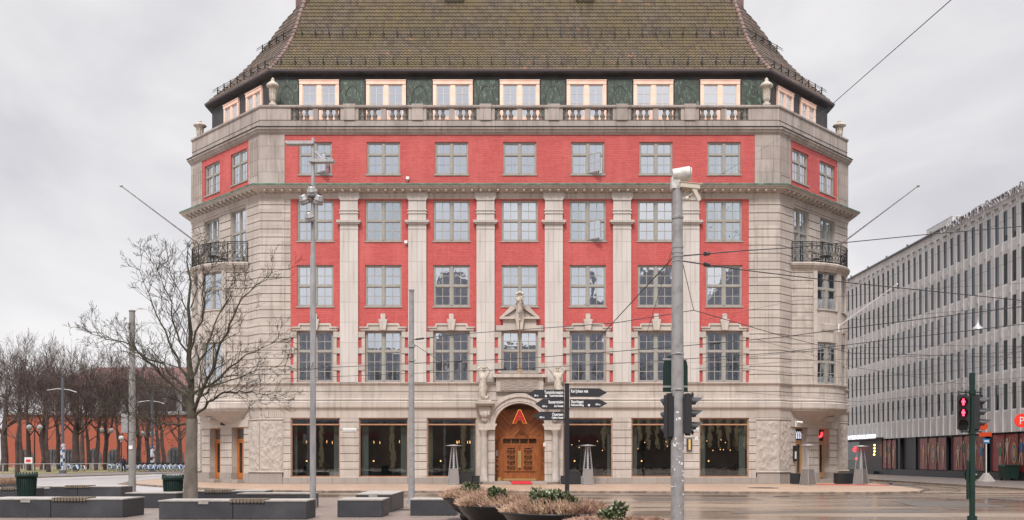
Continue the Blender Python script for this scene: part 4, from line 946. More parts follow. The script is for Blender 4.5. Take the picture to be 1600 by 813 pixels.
# eave, mossy tiled roof
eav = inpath(.85)
m = MB(); m.sweep(inpath(1.2), [(0, 24.95), (.04, 24.95), (.34, 25.05), (.40, 25.05), (.42, 25.17), (0, 25.2)]); m.build('eave', dkstone, hotel)
m = MB(); m.sweep(eav, [(.0, 25.12), (.09, 25.12), (.12, 25.22), (.09, 25.24), (.0, 25.2)]); m.build('roof_gutter', mat('grey brown gutter', (.12, .09, .095), .5), hotel)
def tiles(name, moss):
    m = bpy.data.materials.new(name); m.use_nodes = True; t = m.node_tree; b = t.nodes['Principled BSDF']; n, l = t.nodes.new, t.links.new
    uv = n('ShaderNodeTexCoord'); sp = n('ShaderNodeSeparateXYZ'); l(uv.outputs['UV'], sp.inputs[0])
    def M_(op, a, b_=None):
        x = n('ShaderNodeMath'); x.operation = op
        for i, q in enumerate((a, b_)):
            if q is None: continue
            if isinstance(q, (int, float)): x.inputs[i].default_value = q
            else: l(q, x.inputs[i])
        return x.outputs[0]
    U = M_('DIVIDE', sp.outputs[0], .225); V = M_('DIVIDE', sp.outputs[1], .30); cb = n('ShaderNodeCombineXYZ'); l(M_('FLOOR', U), cb.inputs[0]); l(M_('FLOOR', V), cb.inputs[1])
    wn = n('ShaderNodeTexWhiteNoise'); wn.noise_dimensions = '2D'; l(cb.outputs[0], wn.inputs['Vector'])
    c = n('ShaderNodeValToRGB'); l(wn.outputs['Value'], c.inputs[0]); e = c.color_ramp.elements
    e[0].color = (.062, .045, .037, 1); e[1].position = .985; e[1].color = (.14, .105, .085, 1); x = e.new(.999); x.color = (.34, .13, .085, 1)
    z = n('ShaderNodeTexNoise'); z.inputs['Scale'].default_value = .33; z.inputs['Detail'].default_value = 7; z.inputs['Roughness'].default_value = .7; l(uv.outputs['UV'], z.inputs['Vector'])
    r_ = n('ShaderNodeMapRange'); l(z.outputs['Fac'], r_.inputs[0]); r_.inputs[1].default_value = .40; r_.inputs[2].default_value = .56; r_.inputs[3].default_value = moss*.35; r_.inputs[4].default_value = moss
    mo = n('ShaderNodeMixRGB'); l(M_('MULTIPLY', r_.outputs[0], M_('ADD', M_('MULTIPLY', wn.outputs['Value'], .5), .6)), mo.inputs[0]); l(c.outputs[0], mo.inputs[1]); mo.inputs[2].default_value = (.115, .087, .036, 1)
    l(mo.outputs[0], b.inputs['Base Color']); b.inputs['Roughness'].default_value = .72; b.inputs['Specular IOR Level'].default_value = .3
    z2 = n('ShaderNodeTexNoise'); z2.inputs['Scale'].default_value = 14; l(uv.outputs['UV'], z2.inputs['Vector'])
    bb = n('ShaderNodeBump'); bb.inputs['Strength'].default_value = .5; bb.inputs['Distance'].default_value = .02; l(z2.outputs['Fac'], bb.inputs['Height']); l(bb.outputs[0], b.inputs['Normal'])
    return m
tile_m = tiles('mossy pantiles', .85); tile_s = tiles('brown pantiles', .12)
RP = [(0, 0, 25.22), (.22, .3, 25.5), (.62, .9, 25.95), (1.11, 1.65, 26.55), (1.5, 2.3, 27.08), (1.9, 2.98, 27.7), (2.2, 3.6, 28.2), (2.46, 4.2, 28.78), (2.97, 5.5, 30.07), (3.29, 6.6, 30.8), (3.55, 7.3, 31.45)]
levels = []
for d, d2, z in RP:
    cx = 15.25-.4142*d; fy = 58.85+d; ex = 20.98-d2; ey = ex+43.6+1.414*d
    if ex < cx: ex = cx+.02; ey = fy+.02
    levels.append((cx, fy, ex, ey, z))
ACC = [0]
for i in range(1, len(RP)): ACC.append(ACC[-1]+math.hypot(RP[i][0]-RP[i-1][0], RP[i][2]-RP[i-1][2]))
def lev(v):
    for i in range(1, len(ACC)):
        if v <= ACC[i] or i == len(ACC)-1:
            t = (v-ACC[i-1])/(ACC[i]-ACC[i-1]); a, b = levels[i-1], levels[i]; q = [a[k]+(b[k]-a[k])*t for k in range(5)]
            dh, dz = RP[i][0]-RP[i-1][0], RP[i][2]-RP[i-1][2]; h_ = math.hypot(dh, dz); return q, dz/h_, dh/h_
def roofmesh(kind):
    """pantiles as real rolled, stepped courses"""
    s_ = -1 if kind in ('left', 'west') else 1; V = []; Fc = []; UV = []; TW, TH = .225, .30; nrow = int(ACC[-1]/TH)
    if kind == 'front': d = Vector((1, 0, 0)); o = Vector((0, -1, 0))
    elif kind in ('left', 'right'): q = math.sqrt(.5); d = Vector((s_*q, q, 0)); o = Vector((s_*q, -q, 0))
    else: d = Vector((0, 1, 0)); o = Vector((s_, 0, 0))
    base_ = Vector((s_*levels[0][0], levels[0][1], 0))
    def lim(v):
        (cx, fy, ex, ey, z), nz, nh = lev(v); nrm = o*nz+Vector((0, 0, nh))
        if kind == 'front': return -cx, cx, Vector((0, fy, z)), 0, nrm
        if kind in ('left', 'right'):
            c_ = Vector((s_*cx, fy, z)); e_ = Vector((s_*ex, ey, z)); uc = (c_-base_).dot(d); return uc, (e_-base_).dot(d), c_, uc, nrm
        e_ = Vector((s_*ex, ey, z)); return ey, 91, e_, ey, nrm
    for r_ in range(nrow+1):
        v0 = r_*TH; v1 = min(v0+TH+.05, ACC[-1]); A = lim(v0); B = lim(v1); step = TW/5 if kind in ('front', 'left', 'right') else 2.0
        u0 = min(A[0], B[0]); u1 = max(A[1], B[1]); n = int((u1-u0)/step)+1; k0 = math.floor(u0/step)
        st = len(V)
        for k in range(n+2):
            u = (k0+k)*step
            for L_, lift, vv in ((A, .050, v0+.02), (B, .004, v0+TH-.02)):
                uu = min(max(u, L_[0]), L_[1]); ph = (uu/TW) % 1; wv = .030*math.sin(2*math.pi*ph)+.012*math.sin(4*math.pi*ph)
                V.append(L_[2]+d*(uu-L_[3])+L_[4]*(wv+lift)); UV.append((uu, vv))
        # the underside lip of the course
        for k in range(n+1): Fc.append((st+2*k, st+2*k+2, st+2*k+3, st+2*k+1))
        st2 = len(V)
        for k in range(n+2): p = V[st+2*k]; V.append(p); V.append(p-A[4]*.045); UV.append(UV[st+2*k]); UV.append(UV[st+2*k])
        for k in range(n+1): Fc.append((st2+2*k, st2+2*k+1, st2+2*k+3, st2+2*k+2))
    me = bpy.data.meshes.new('tiled_roof'); me.from_pydata(V, [], Fc); l = me.uv_layers.new(name='UVMap')
    l.data.foreach_set('uv', [x for lp in me.loops for x in UV[lp.vertex_index]])
    me.polygons.foreach_set('use_smooth', [True]*len(Fc))
    me.materials.append(tile_m if kind == 'front' else tile_s); ob = bpy.data.objects.new('tiled_roof', me); C.objects.link(ob); setpar(ob, hotel); return ob
for k in ('front', 'left', 'right', 'west', 'east'): roofmesh(k)
cx, fy, ex, ey, z = levels[-1]
m = MB(); m.add([(-cx, fy, z), (cx, fy, z), (cx, 91, z), (-cx, 91, z), (-8, fy+8, z+4), (8, fy+8, z+4), (8, 84, z+4), (-8, 84, z+4)], [(0, 1, 5, 4), (1, 2, 6, 5), (3, 0, 4, 7), (2, 3, 7, 6), (4, 5, 6, 7)]); m.build('upper_roof', tile_s, hotel, uv=True)
hipm = mat('clay ridge tiles', (.22, .13, .105), .7, 0, (.16, .11, .10), 6, contrast=(.4, .6)); lead = mat('lead flashing', (.20, .195, .21), .5, .3)
for s_ in (-1, 1):
    m = MB(); pts = [Vector((s_*(l_[0]), l_[1], l_[4])) for l_ in levels]; fine = []
    for i in range(len(pts)-1):
        n = max(1, int((pts[i+1]-pts[i]).length/.3)); fine += [pts[i].lerp(pts[i+1], k/n) for k in range(n)]
    for a, b in zip(fine, fine[1:]): m.tube(a+(a-b)*.1, b, .15, .11, 8)
    m.build('hip_ridge', hipm, hotel)
    m = MB(); m.path([Vector((s_*13.3, 62.0, 32.2)), Vector((s_*13.7, 62.1, 31.3)), Vector((s_*14.3, 62.6, 30.75)), Vector((s_*14.9, 63.6, 30.4))], [.1, .12, .1, .07], 6); m.build('roof_flashing', lead, hotel)
    m = MB(); m.box(s_*14.15-.45, s_*14.15+.45, 62.9, 63.8, 30.2, 33.2); m.box(s_*14.15-.5, s_*14.15+.5, 62.85, 63.85, 33.2, 33.4); m.build('chimney', blocks('chimney brick', (.22, .11, .09), (.17, .085, .07), (.2, .17, .15), .24, .08) if not bpy.data.materials.get('chimney brick') else bpy.data.materials['chimney brick'], hotel, uv=True)
for x in (-4.2, 4.2):
    m = MB(); m.T = Matrix.Translation((x, 62.0, 31.05)) @ Matrix.Rotation(R(-22), 4, 'X'); m.box(-.62, .62, -.08, .05, 0, .08); m.box(-.62, -.52, -.08, .05, .08, 1.2); m.box(.52, .62, -.08, .05, .08, 1.2); m.box(-.52, .52, -.08, .05, 1.12, 1.2); m.T = Matrix.Identity(4); o = m.build('skylight', lead, hotel)
    m = MB(); m.T = Matrix.Translation((x, 62.0, 31.05)) @ Matrix.Rotation(R(-22), 4, 'X'); m.box(-.52, .52, -.03, 0, .08, 1.12); m.T = Matrix.Identity(4); m.build('skylight_pane', gldark).parent = o
def ring(i0, t): a, b = levels[i0], levels[i0+1]; return [a[k]+(b[k]-a[k])*t for k in range(5)]
for i0, t in ((1, .6), (6, .2)):
    cx, fy, ex, ey, z = ring(i0, t); m = MB(); pts = [(-ex, ey), (-cx, fy), (cx, fy), (ex, ey)]
    m.sweep(pts, [(.20, z+.29), (.225, z+.29), (.225, z+.315), (.20, z+.315)]); m.sweep(pts, [(.24, z+.15), (.26, z+.15), (.26, z+.17), (.24, z+.17)])
    def brk(c, d, m=m, z=z): m.T = Matrix.Translation((c.x, c.y, z)) @ Matrix.Rotation(math.atan2(d.y, d.x), 4, 'Z'); m.prism([(-.025, -.14), (.025, -.14), (.025, .33), (-.025, .33)], -.28, -.22); m.box(-.025, .025, -.22, .3, .1, .14); m.T = Matrix.Identity(4)
    for a, b in zip(pts, pts[1:]): along(a, b, .86, brk)
    m.build('snow_guard', iron, hotel)
# balcony cafe table and chairs on the bays are left as one small set each
for s_, T in ((-1, LWT), (1, RWT)):
    c = T @ Vector((s_*4.3, -.75, 13.46)); m = MB(); m.tube(c+Vector((0, 0, .70)), c+Vector((0, 0, .73)), .38, n=14); m.tube(c, c+Vector((0, 0, .7)), .025, n=6); m.tube(c, c+Vector((0, 0, .03)), .22, n=12)
    tag(m.build('balcony_table', iron), 'small round black table on the %s bay balcony of the hotel' % ('left' if s_ < 0 else 'right'), 'table', 'tables and chairs on the balconies')
    for e in (-1, 1):
        c2 = T @ Vector((s_*4.3+e*.85, -.6, 13.46)); m = MB()
        m.box(c2.x-.2, c2.x+.2, c2.y-.2, c2.y+.2, c2.z+.42, c2.z+.45)
        for a in (-.18, .18):
            for b in (-.18, .18): m.tube((c2.x+a, c2.y+b, c2.z), (c2.x+a, c2.y+b, c2.z+(.85 if b > 0 else .43)), .014, n=5)
        for q in (.55, .68, .82): m.tube((c2.x-.18, c2.y+.18, c2.z+q), (c2.x+.18, c2.y+.18, c2.z+q), .016, n=5)
        tag(m.build('balcony_chair', iron), 'black metal chair %s of the table on the %s balcony' % ('to the left' if e*1 < 0 else 'to the right', 'left' if s_ < 0 else 'right'), 'chair', 'tables and chairs on the balconies')
# ------------------------------------------------------------ office block to the right
conc = blocks('ribbed concrete', (.60, .585, .58), (.50, .485, .48), (.22, .21, .21), 60, 3.03, .02, .2, stain=(.30, .28, .28), stain_amt=.6, fine=.15, streak=.35)
office = thing('office_building', 'long grey ribbed concrete office block with narrow dark windows and white roof lettering', 'office building', (34, 90, 0))
OX = 34.0; rowz = [(4.95, 6.75), (7.72, 9.8), (10.74, 12.8), (13.75, 15.85), (16.75, 18.85)]
def Yc(i): return 46.0+1.195*i
NC = 62
m = MB()
for i in range(NC+1):
    y = Yc(i)-.6; m.box(OX-.06, OX+.5, y-.24, y-.025, 3.36, 19.3); m.box(OX-.06, OX+.5, y+.025, y+.24, 3.36, 19.3); m.box(OX-.02, OX+.5, y-.03, y+.03, 3.36, 19.3)
    if i < NC:
        zs = [3.36]+[z for r_ in rowz for z in r_]+[19.3]
        for a in range(0, len(zs), 2):
            m.add([(OX+.02, Yc(i)-.36, zs[a]), (OX+.02, Yc(i)+.36, zs[a]), (OX+.02, Yc(i)+.36, zs[a+1]-.12 if zs[a+1] < 19 else 19.3), (OX+.02, Yc(i)-.36, zs[a+1]-.12 if zs[a+1] < 19 else 19.3)], [(0, 1, 2, 3)])
            if zs[a+1] < 19: m.add([(OX+.02, Yc(i)-.36, zs[a+1]-.12), (OX+.02, Yc(i)+.36, zs[a+1]-.12), (OX+.06, Yc(i)+.36, zs[a+1]), (OX+.06, Yc(i)-.36, zs[a+1])], [(0, 1, 2, 3)])
        for z0, z1 in rowz:        # small precast blocks beside the heads
            k = (i*7+int(z0)) % 2; m.box(OX-.10, OX-.06, Yc(i)-.6+(.025 if k else -.24), Yc(i)-.6+(.24 if k else -.025), z1+.2, z1+.55)
m.build('concrete_wall', conc, office, uv=True)
m = MB(); m.box(OX-.06, OX+.5, Yc(0)-.9, Yc(NC)-.3, 19.3, 19.95); m.box(OX+.5, OX+18, Yc(0)-.9, Yc(NC)-.3, 3.36, 19.6); m.box(OX+.4, OX+16, Yc(0)-.9, Yc(0)-.6, 0, 19.6); m.build('roof_parapet', conc, office, uv=True)
m = MB(); m.box(OX-.2, OX+.5, Yc(0)-.95, Yc(NC)-.25, 19.95, 20.05)
for i in range(0, NC, 4): m.box(OX-.22, OX-.1, Yc(i)-.1, Yc(i)+.1, 19.9, 20.2)
m.build('roof_edge', lead, office)
m = MB(); m.box(OX+1.2, OX+5, 78.5, 83.5, 19.6, 21.3); m.build('roof_plant_room', conc, office, uv=True)
m = MB(); m.box(OX+1.2, OX+3, 73.5, 75.0, 19.6, 20.9); m.build('roof_vent_box', lead, office)
w0 = None; rest = MB(); nwin = 0
cells = sorted([(i, r_) for i in range(16, 44) for r_ in range(5)])
for i in range(NC):
    for r_ in range(5):
        z0, z1 = rowz[r_]
        if 16 <= i < 36:
            if w0 is None:
                q = MB(); q.box(OX+.06, OX+.1, -.36, .36, 0, 2.1); q.box(OX+.035, OX+.06, -.36, -.33, 0, 2.1); q.box(OX+.035, OX+.06, .33, .36, 0, 2.1)
                o = w0 = q.build('window', black); g_ = MB(); g_.add([(OX+.045, -.33, 0), (OX+.045, .33, 0), (OX+.045, .33, 2.1), (OX+.045, -.33, 2.1)], [(0, 1, 2, 3)]); local(g_.build('pane', gldark), o)
            else: o = dup(w0, tree=collect(w0))
            o.parent = office; o.matrix_parent_inverse = office.matrix_basis.inverted(); o.location = (0, Yc(i), z0); o.scale = (1, 1, (z1-z0-.01)/2.1)
        else: rest.box(OX+.045, OX+.2, Yc(i)-.3, Yc(i)+.36, z0, z1)
tag(rest.build('window_row', black, office), kind='stuff')
# street level: black frames, red printed panels
burg = mat('dark red printed panel', (.15, .016, .018), .35, 0, (.21, .028, .028), 1.3); tanp = mat('pale figure print', (.42, .33, .24), .6); bluep = mat('blue print', (.03, .12, .28), .5); yelp = mat('ochre print', (.45, .26, .05), .5); greenp = mat('green print', (.04, .14, .07), .5)
m = MB(); m.box(OX+.3, OX+.5, 45, 121, 0, 3.36); m.build('shopfront_wall', black, office)
m = MB(); m.box(OX-.05, OX+.3, 45, 88.3, 0, .55); m.box(OX-.05, OX+.3, 92.6, 121, 0, .3); m.build('shopfront_sill', black, office)
def figure(m, x, y, z, s, k):
    """a flat printed performer: head, torso, limbs, all on the panel"""
    def q(pts, mi): n = len(pts); m.add([(x, y+a*s, z+b*s) for a, b in pts], [tuple(range(n))], mi)
    col = (0, 1, 2, 3)[k % 4] if k % 3 else 0
    q([(-.1, 1.75), (.1, 1.75), (.12, 1.95), (0, 2.05), (-.12, 1.95)], 0)
    q([(-.25, 1.7), (.25, 1.7), (.16, 1.0), (-.16, 1.0)], col)
    q([(-.16, .98), (-.02, .98), (-.1, 0), (-.2, 0)], 0); q([(.02, .98), (.16, .98), (.22 if k % 2 else .4, .05), (.12 if k % 2 else .3, 0)], 0)
    q([(-.25, 1.68), (-.32, 1.6), (-.5, 1.25 if k % 2 else 2.1), (-.42, 1.25 if k % 2 else 2.1)], 0); q([(.25, 1.68), (.32, 1.6), (.52, 2.05 if k % 2 else 1.3), (.44, 2.05 if k % 2 else 1.3)], 0)
rr = random.Random(4)
for j, (y0, y1) in enumerate(((57.2, 63.1), (64.0, 69.6), (70.6, 75.9), (77.0, 82.3), (87.3, 90.6))):
    m = MB(); m.box(OX+.06, OX+.22, y0, y1, .6, 3.2); pn = m.build('printed_window_panel', burg, office)
    m = MB()
    for k in range(int((y1-y0)/.95)):
        yy = y0+.55+k*.95
        if k % 3 == 2:   # round ornamental beast shape, kept generic
            for rad, mi in ((.62, 3), (.5, 2), (.3, 3)): m.add([(OX+.045-.01*(1-rad), yy+rad*.55*math.cos(t*R(24)), 1.9+rad*1.2*math.sin(t*R(24))) for t in range(15)], [tuple(range(15))], mi)
        else: figure(m, OX+.03, yy, .75+.3*(k % 2), .85+.1*rr.random(), k+j)
    for k in range(int((y1-y0)*3)): yy = y0+.2+k/3; m.add([(OX+.04, yy, 2.85+.12*math.sin(k)), (OX+.04, yy+.12, 2.85+.12*math.sin(k)), (OX+.04, yy+.06, 2.95+.12*math.sin(k))], [(0, 1, 2)], 3)
    build_split(m, 'printed_figures', [tanp, greenp, bluep, yelp], pn, gap=.12)
    m = MB(); 
    for yy in [y0-.08, y1]+[y0+(y1-y0)*q for q in (.33, .66)]: m.box(OX+.0, OX+.2, yy, yy+.08 if yy in (y0-.08, y1) else yy+.035, .55, 3.3)
    build_split(m, 'panel_frame', black, pn, gap=.05)
m = MB(); m.box(OX-.02, OX+.32, 83, 87, 0, 3.36) if False else m.box(OX+.05, OX+.29, 83.0, 83.3, 0, 3.36); m.box(OX+.05, OX+.29, 86.4, 86.9, 0, 3.36); build_split(m, 'doorway_frame', black, office)
m = MB(); m.box(OX+.1, OX+.2, 97, 102.5, .4, 3.2); m.build('lobby_window', glass('lobby glass', .06, wob=0, edge=.1), office)
m = MB()
for y, z in ((97.5, 2.6), (97.9, 2.45), (97.6, 2.3), (97.2, 1.5), (92.2, 2.5), (92.2, 2.2), (92.3, 1.9), (92.2, 2.8)): m.ball((OX-.1, y, z), .12 if y > 95 else .09, 8, 0 if y > 95 else 1)
build_split(m, 'neon_lamp', [redneon, amber], office, gap=.02)
m = MB(); m.box(OX-.9, OX, 90.2, 104, 3.34, 3.5); m.build('entrance_canopy', black, office)
MX = (0, 0, 0)
def wall_text(s, size, m_, y_left, z, x=OX-.24): return text(s, size, m_, office, (x, y_left, z), (R(90), 0, R(-90)), .03)
wall_text('COMFORT HOTEL XPRESS CENTRAL STATION', .58, whiteneon, 101.7, 3.40, OX-.95)
rl = wall_text('COMFORT HOTEL XPRESS CENTRAL STATION', .80, mat('white letters', (.40, .39, .40), .5), 77.2, 19.45, OX-.35)
redsign = mat('red orange sign', (.60, .035, .02), .4, emit=((1, .04, .02), .22))
m = MB(); m.tube((33.5, 64.4, 4.05), (33.5, 64.5, 4.05), .46, n=24); m.box(33.9, 34.0, 64.42, 64.48, 4.0, 4.1); ps = m.build('round_sign', redsign, office); text('P', .72, white, office, (33.5, 64.38, 3.8), align='CENTER')
m = MB(); m.tube((33.3, 69.3, 3.85), (33.3, 69.4, 3.85), .32, n=24); m.box(33.0, 33.9, 69.28, 69.38, 3.1, 3.4); m.build('glowing_sign', [mat('orange glowing sign', (.5, .06, .02), .4, emit=((1, .10, .02), .06))], office)
# invented stand-in building, out of view, shaped for what the panes mirror
opp = thing('stand_in_building', 'invented long grey stand-in building across the square, shaped for the hotel window reflections', 'building', (0, -55, 0))
m = MB(); m.box(-60, 60, -62, -48, 0, 21); 
for x0, x1, h0, h1 in ((-58, -30, 24, 28), (-15, -8, 29, 33), (8, 16, 27, 30), (18, 30, 26, 33), (31, 44, 28, 34)): m.prism([(x0, 20.9), (x1, 20.9), (x1, h0), ((x0+x1)/2+2, h1), ((x0+x1)/2-2, h1), (x0, h0)], -60, -50)  # roof blocks added to darken the upper pane reflections
for x in (-12, 11, 22, 27, 36, 41): m.box(x-.5, x+.5, -55, -54, 25, 35.5)
m.build('wall', blocks('opposite brick', (.30, .31, .34), (.22, .23, .26), (.18, .18, .2), 1.2, .5, .02), opp, uv=True)
m = MB()
for i in range(44):
    for z in (1.2, 4.9, 8.4, 11.9, 15.4): m.box(-58+i*2.65, -56.9+i*2.65, -48, -47.95, z, z+1.9)
w_m = m; m = MB(); m.box(-60, 60, -47.9, -47.6, 0, 7.6); m.build('stand_in_base', mat('brown stand-in base', (.055, .042, .035), .7, 0, (.12, .085, .06), .25), opp)  # dark base added so the shop panes mirror brown
m = MB()
for k in range(22): m.box(14+k*1.5, 14.6+k*1.5, -47.6, -47.2, 3.2, 9.2)
for k in range(9): m.box(-52+k*6, -51.2+k*6, -47.6, -47.3, 0, 7.4)
tag(m.build('pale_column', mat('pale yellow render', (.42, .34, .2), .8), opp), kind='stuff')
m = MB(); m.box(-40, -24, -47.55, -47.4, 5.0, 6.0); m.box(2, 13, -47.55, -47.4, 4.4, 5.4); m.build('shop_fascia', mat('dull red fascia', (.10, .02, .02), .6), opp)
m = w_m; tag(m.build('window', mat('dull dark window', (.09, .095, .10), .3), opp), kind='stuff')
# ------------------------------------------------------------ station building and park
brick = blocks('orange station brick', (.36, .10, .062), (.31, .088, .055), (.40, .12, .07), .5, .16, .012, .2, stain=(.33, .085, .055), stain_amt=.5, fine=.12)
st = thing('station_building', 'long orange red brick station hall with round arched openings behind the bare trees', 'building', (-80, 172, 0))
def wx(px, Y): return (px-CX)/F*Y
YS = 172.0
m = MB(); m.T = Matrix.Translation((0, YS, 0))
arch = [(42, 10), (82, 10), (109, 10), (148, 11), (178, 10), (210, 11), (240, 11), (274, 13)]
xl, xr = wx(11, YS), wx(330, YS)
m.panel(xl, xr, 0, 9.3, [])
m.build('brick_wall', brick, st, uv=True)
m = MB()
for c, hw in arch:
    r_ = hw/F*YS; x = wx(c, YS); n = 14
    arc = [(x+r_*math.cos(math.pi*k/n), 1.9+r_*1.15*math.sin(math.pi*k/n)) for k in range(n+1)]
    m.prism(arc+[(x-r_, .1), (x+r_, .1)], YS-.06, YS-.02); m.prism([(x-r_, .0), (x+r_, .0), (x+r_, .7), (x-r_, .7)], YS-.1, YS-.061, 1); [m.box(x+q*r_-.08, x+q*r_+.08, YS-.12, YS-.06, .7, 3.0, 2) for q in (-.5, 0, .5)]
build_split(m, 'arched_opening', [mat('dark arch glazing', (.03, .035, .04), .25, 0, (.12, .11, .11), .8), mat('grey stone base', (.22, .20, .19), .8), black], st, gap=.1)
m = MB(); m.box(xl-.3, xr, YS-.4, YS+8, 9.3, 9.6); m.build('wall_coping', mat('grey stone coping', (.24, .22, .21), .8), st)
m = MB(); m.box(xl+3, xr, YS+8, YS+26, 0, 14.6); m.build('clerestory_wall', mat('pale grey render', (.42, .41, .41), .8, 0, (.30, .29, .29), .6), st)
m = MB()
for k in range(34): x_ = xl+5+k*2.6; m.box(x_, x_+1.5, YS+7.9, YS+8, 10.4, 13.4)
tag(m.build('clerestory_window', black, st), kind='stuff')
m = MB(); m.box(xl+2, xr, YS+7, YS+27, 14.6, 15.0); m.add([(xl+2, YS+7, 15.0), (xr, YS+7, 15.0), (xr, YS+16, 19.3), (xl+9, YS+16, 19.3)], [(0, 1, 2, 3)]); m.add([(xl+2, YS+7, 15.0), (xl+9, YS+16, 19.3), (xl+2, YS+27, 15.0)], [(0, 1, 2)]); m.build('roof', mat('brown red roof', (.15, .06, .05), .7, 0, (.10, .045, .04), .6), st)
m = MB(); m.box(xl, xl+.5, YS+.6, YS+14, 0, 9.3); m.build('side_wall', brick, st, uv=True)
# bare trees -------------------------------------------------
def branch(m, rr, p, d, ln, r_, depth, up=.25, spread=.6, wig=.16, kids_=(3, 5), shrink=.62, sides=5, minr=.008, taper=.45, kr=.6):
    n = max(3, int(ln/.45) if ln > 1.2 else 3); pts = [Vector(p)]; d = Vector(d).normalized(); dirs = [d.copy()]
    for i in range(n):
        d = (d+Vector((rr.uniform(-1, 1), rr.uniform(-1, 1), rr.uniform(-.8, .8)))*wig+Vector((0, 0, up*.16))).normalized(); pts.append(pts[-1]+d*(ln/n)); dirs.append(d.copy())
    rs = [max(minr, r_*(1-(1-taper)*i/n)) for i in range(n+1)]
    m.path(pts, rs, sides if depth > 1 else 3, cap=False)
    if depth <= 0: return
    for k in range(rr.randint(*kids_)):
        t = rr.uniform(.2, 1); i = min(n, int(t*n)+1); a = dirs[i].orthogonal().normalized(); b = dirs[i].cross(a); th = rr.uniform(0, 6.283)
        nd = (dirs[i]+(a*math.cos(th)+b*math.sin(th))*spread*rr.uniform(.7, 1.4)+Vector((0, 0, up*.5))).normalized()
        branch(m, rr, pts[i], nd, ln*shrink*rr.uniform(.7, 1.15), rs[i]*kr, depth-1, up, spread, wig, kids_, shrink, sides, minr, taper, kr)
def park_tree(seed):
    rr = random.Random(seed); t = MB(); h = rr.uniform(2.6, 4.0); r_ = rr.uniform(.26, .42)
    pts = [Vector((0, 0, -.3)), Vector((0, 0, .15)), Vector((rr.uniform(-.2, .2), 0, 1.6)), Vector((rr.uniform(-.3, .3), rr.uniform(-.2, .2), h)), Vector((rr.uniform(-.5, .5), 0, h+2.6)), Vector((rr.uniform(-.6, .6), 0, h+5.5))]
    t.path(pts, [r_*1.25, r_*1.1, r_*.92, r_*.85, r_*.5, r_*.25], 9); tr = t.build('trunk', bgbark)
    c = MB()
    for k in range(9):
        a = k*2.4+rr.uniform(-.3, .3); s = rr.uniform(0, 1); p = pts[3].lerp(pts[5], s*.9); e = rr.uniform(.35, 1.5)
        branch(c, rr, p, (math.cos(a)*1.1, math.sin(a)*1.1, e), rr.uniform(4.4, 6.4)*(1-.35*s), r_*.30*(1-.4*s), 4, up=.36, spread=.62, wig=.22, kids_=(3, 4), shrink=.66, sides=4, minr=.0125, taper=.30, kr=.54)
    cr_ = c.build('crown', bgbark); return tr, cr_
protos = [park_tree(s) for s in (11, 23, 37)]
PT = [(-12, 118, 1.0), (6, 112, 1.0), (27, 104, .9), (46, 120, 1.05), (68, 128, 1.02), (76, 106, .85), (93, 132, 1.12), (117, 121, 1.05), (139, 134, 1.0), (151, 122, .95), (165, 128, .95), (184, 138, 1.0), (201, 126, .9), (219, 132, .98), (247, 127, .95), (256, 143, 1.0), (283, 150, .95), (36, 140, 1.05), (128, 150, 1.1), (232, 150, 1.0)]
where = ['cut by the left edge of the picture', 'at the far left beside the pale gap', 'short and leaning over the lawn rail', 'behind the twin globe lamps', 'behind the first tall dark post', 'small slim one on the lawn left of the tall lamp post', 'tall one left of the poster wrapped post', 'just right of the poster wrapped post', 'behind the small group of two bicycles', 'thick one right of the two bicycles', 'behind the third pair of globe lamps', 'behind the walking person', 'behind the tall concrete pole', 'just right of the tall concrete pole', 'behind the second poster wrapped post', 'thick one behind the long bicycle row', 'nearest to the hotel corner', 'in the rear row at far left', 'in the rear row behind the bicycles', 'in the rear row near the hotel']
for i, (px, Y, s) in enumerate(PT):
    t = thing('bare_tree', 'bare brown winter tree, '+where[i], 'tree', (wx(px, Y), Y, 0), 'bare park trees in front of the brick station')
    t.rotation_euler = (R(3*math.sin(i*2.3)), R(4*math.cos(i*1.9)), i*1.7); q = .82+.3*((i*37 % 10)/10); t.scale = (s*q, s*q, s*1.02)
    a, b = protos[i % 3]
    if i > 2: a = a.copy(); b = b.copy(); C.objects.link(a); C.objects.link(b)
    a.parent = t; b.parent = t
# the near tree behind the stone bench
nt_ = thing('street_tree', 'large bare street tree with pale smooth trunk and lichened limbs by the hotel corner', 'tree', (wx(298, 27.8), 27.8, PL))
def near(px, py, dy=0): return P(px, py, 27.8+dy)
t = MB(); b0 = near(297, 781); base = Vector((b0.x, 27.8, PL-.2))
tp = [base, Vector((b0.x, 27.8, PL+.12)), near(298, 760), near(299, 700), near(300, 655), near(298, 600, .1), near(297, 520, .15), near(298, 450, .1), near(293, 390, .2)]
t.path(tp[:5], [.27, .225, .195, .165, .16], 14); setpar(t.build('trunk', trunkbark), nt_)
c = MB(); rr = random.Random(5)
c.path([near(300, 662)]+tp[4:5]+[near(297, 625, .06), near(299, 598, .1), near(295, 560, .2), near(298, 520, .12), near(294, 480, 0), near(298, 440, .1), near(292, 410, .2), near(294, 385, .15)], [.155, .15, .115, .095, .075, .06, .045, .032, .02, .010], 8)
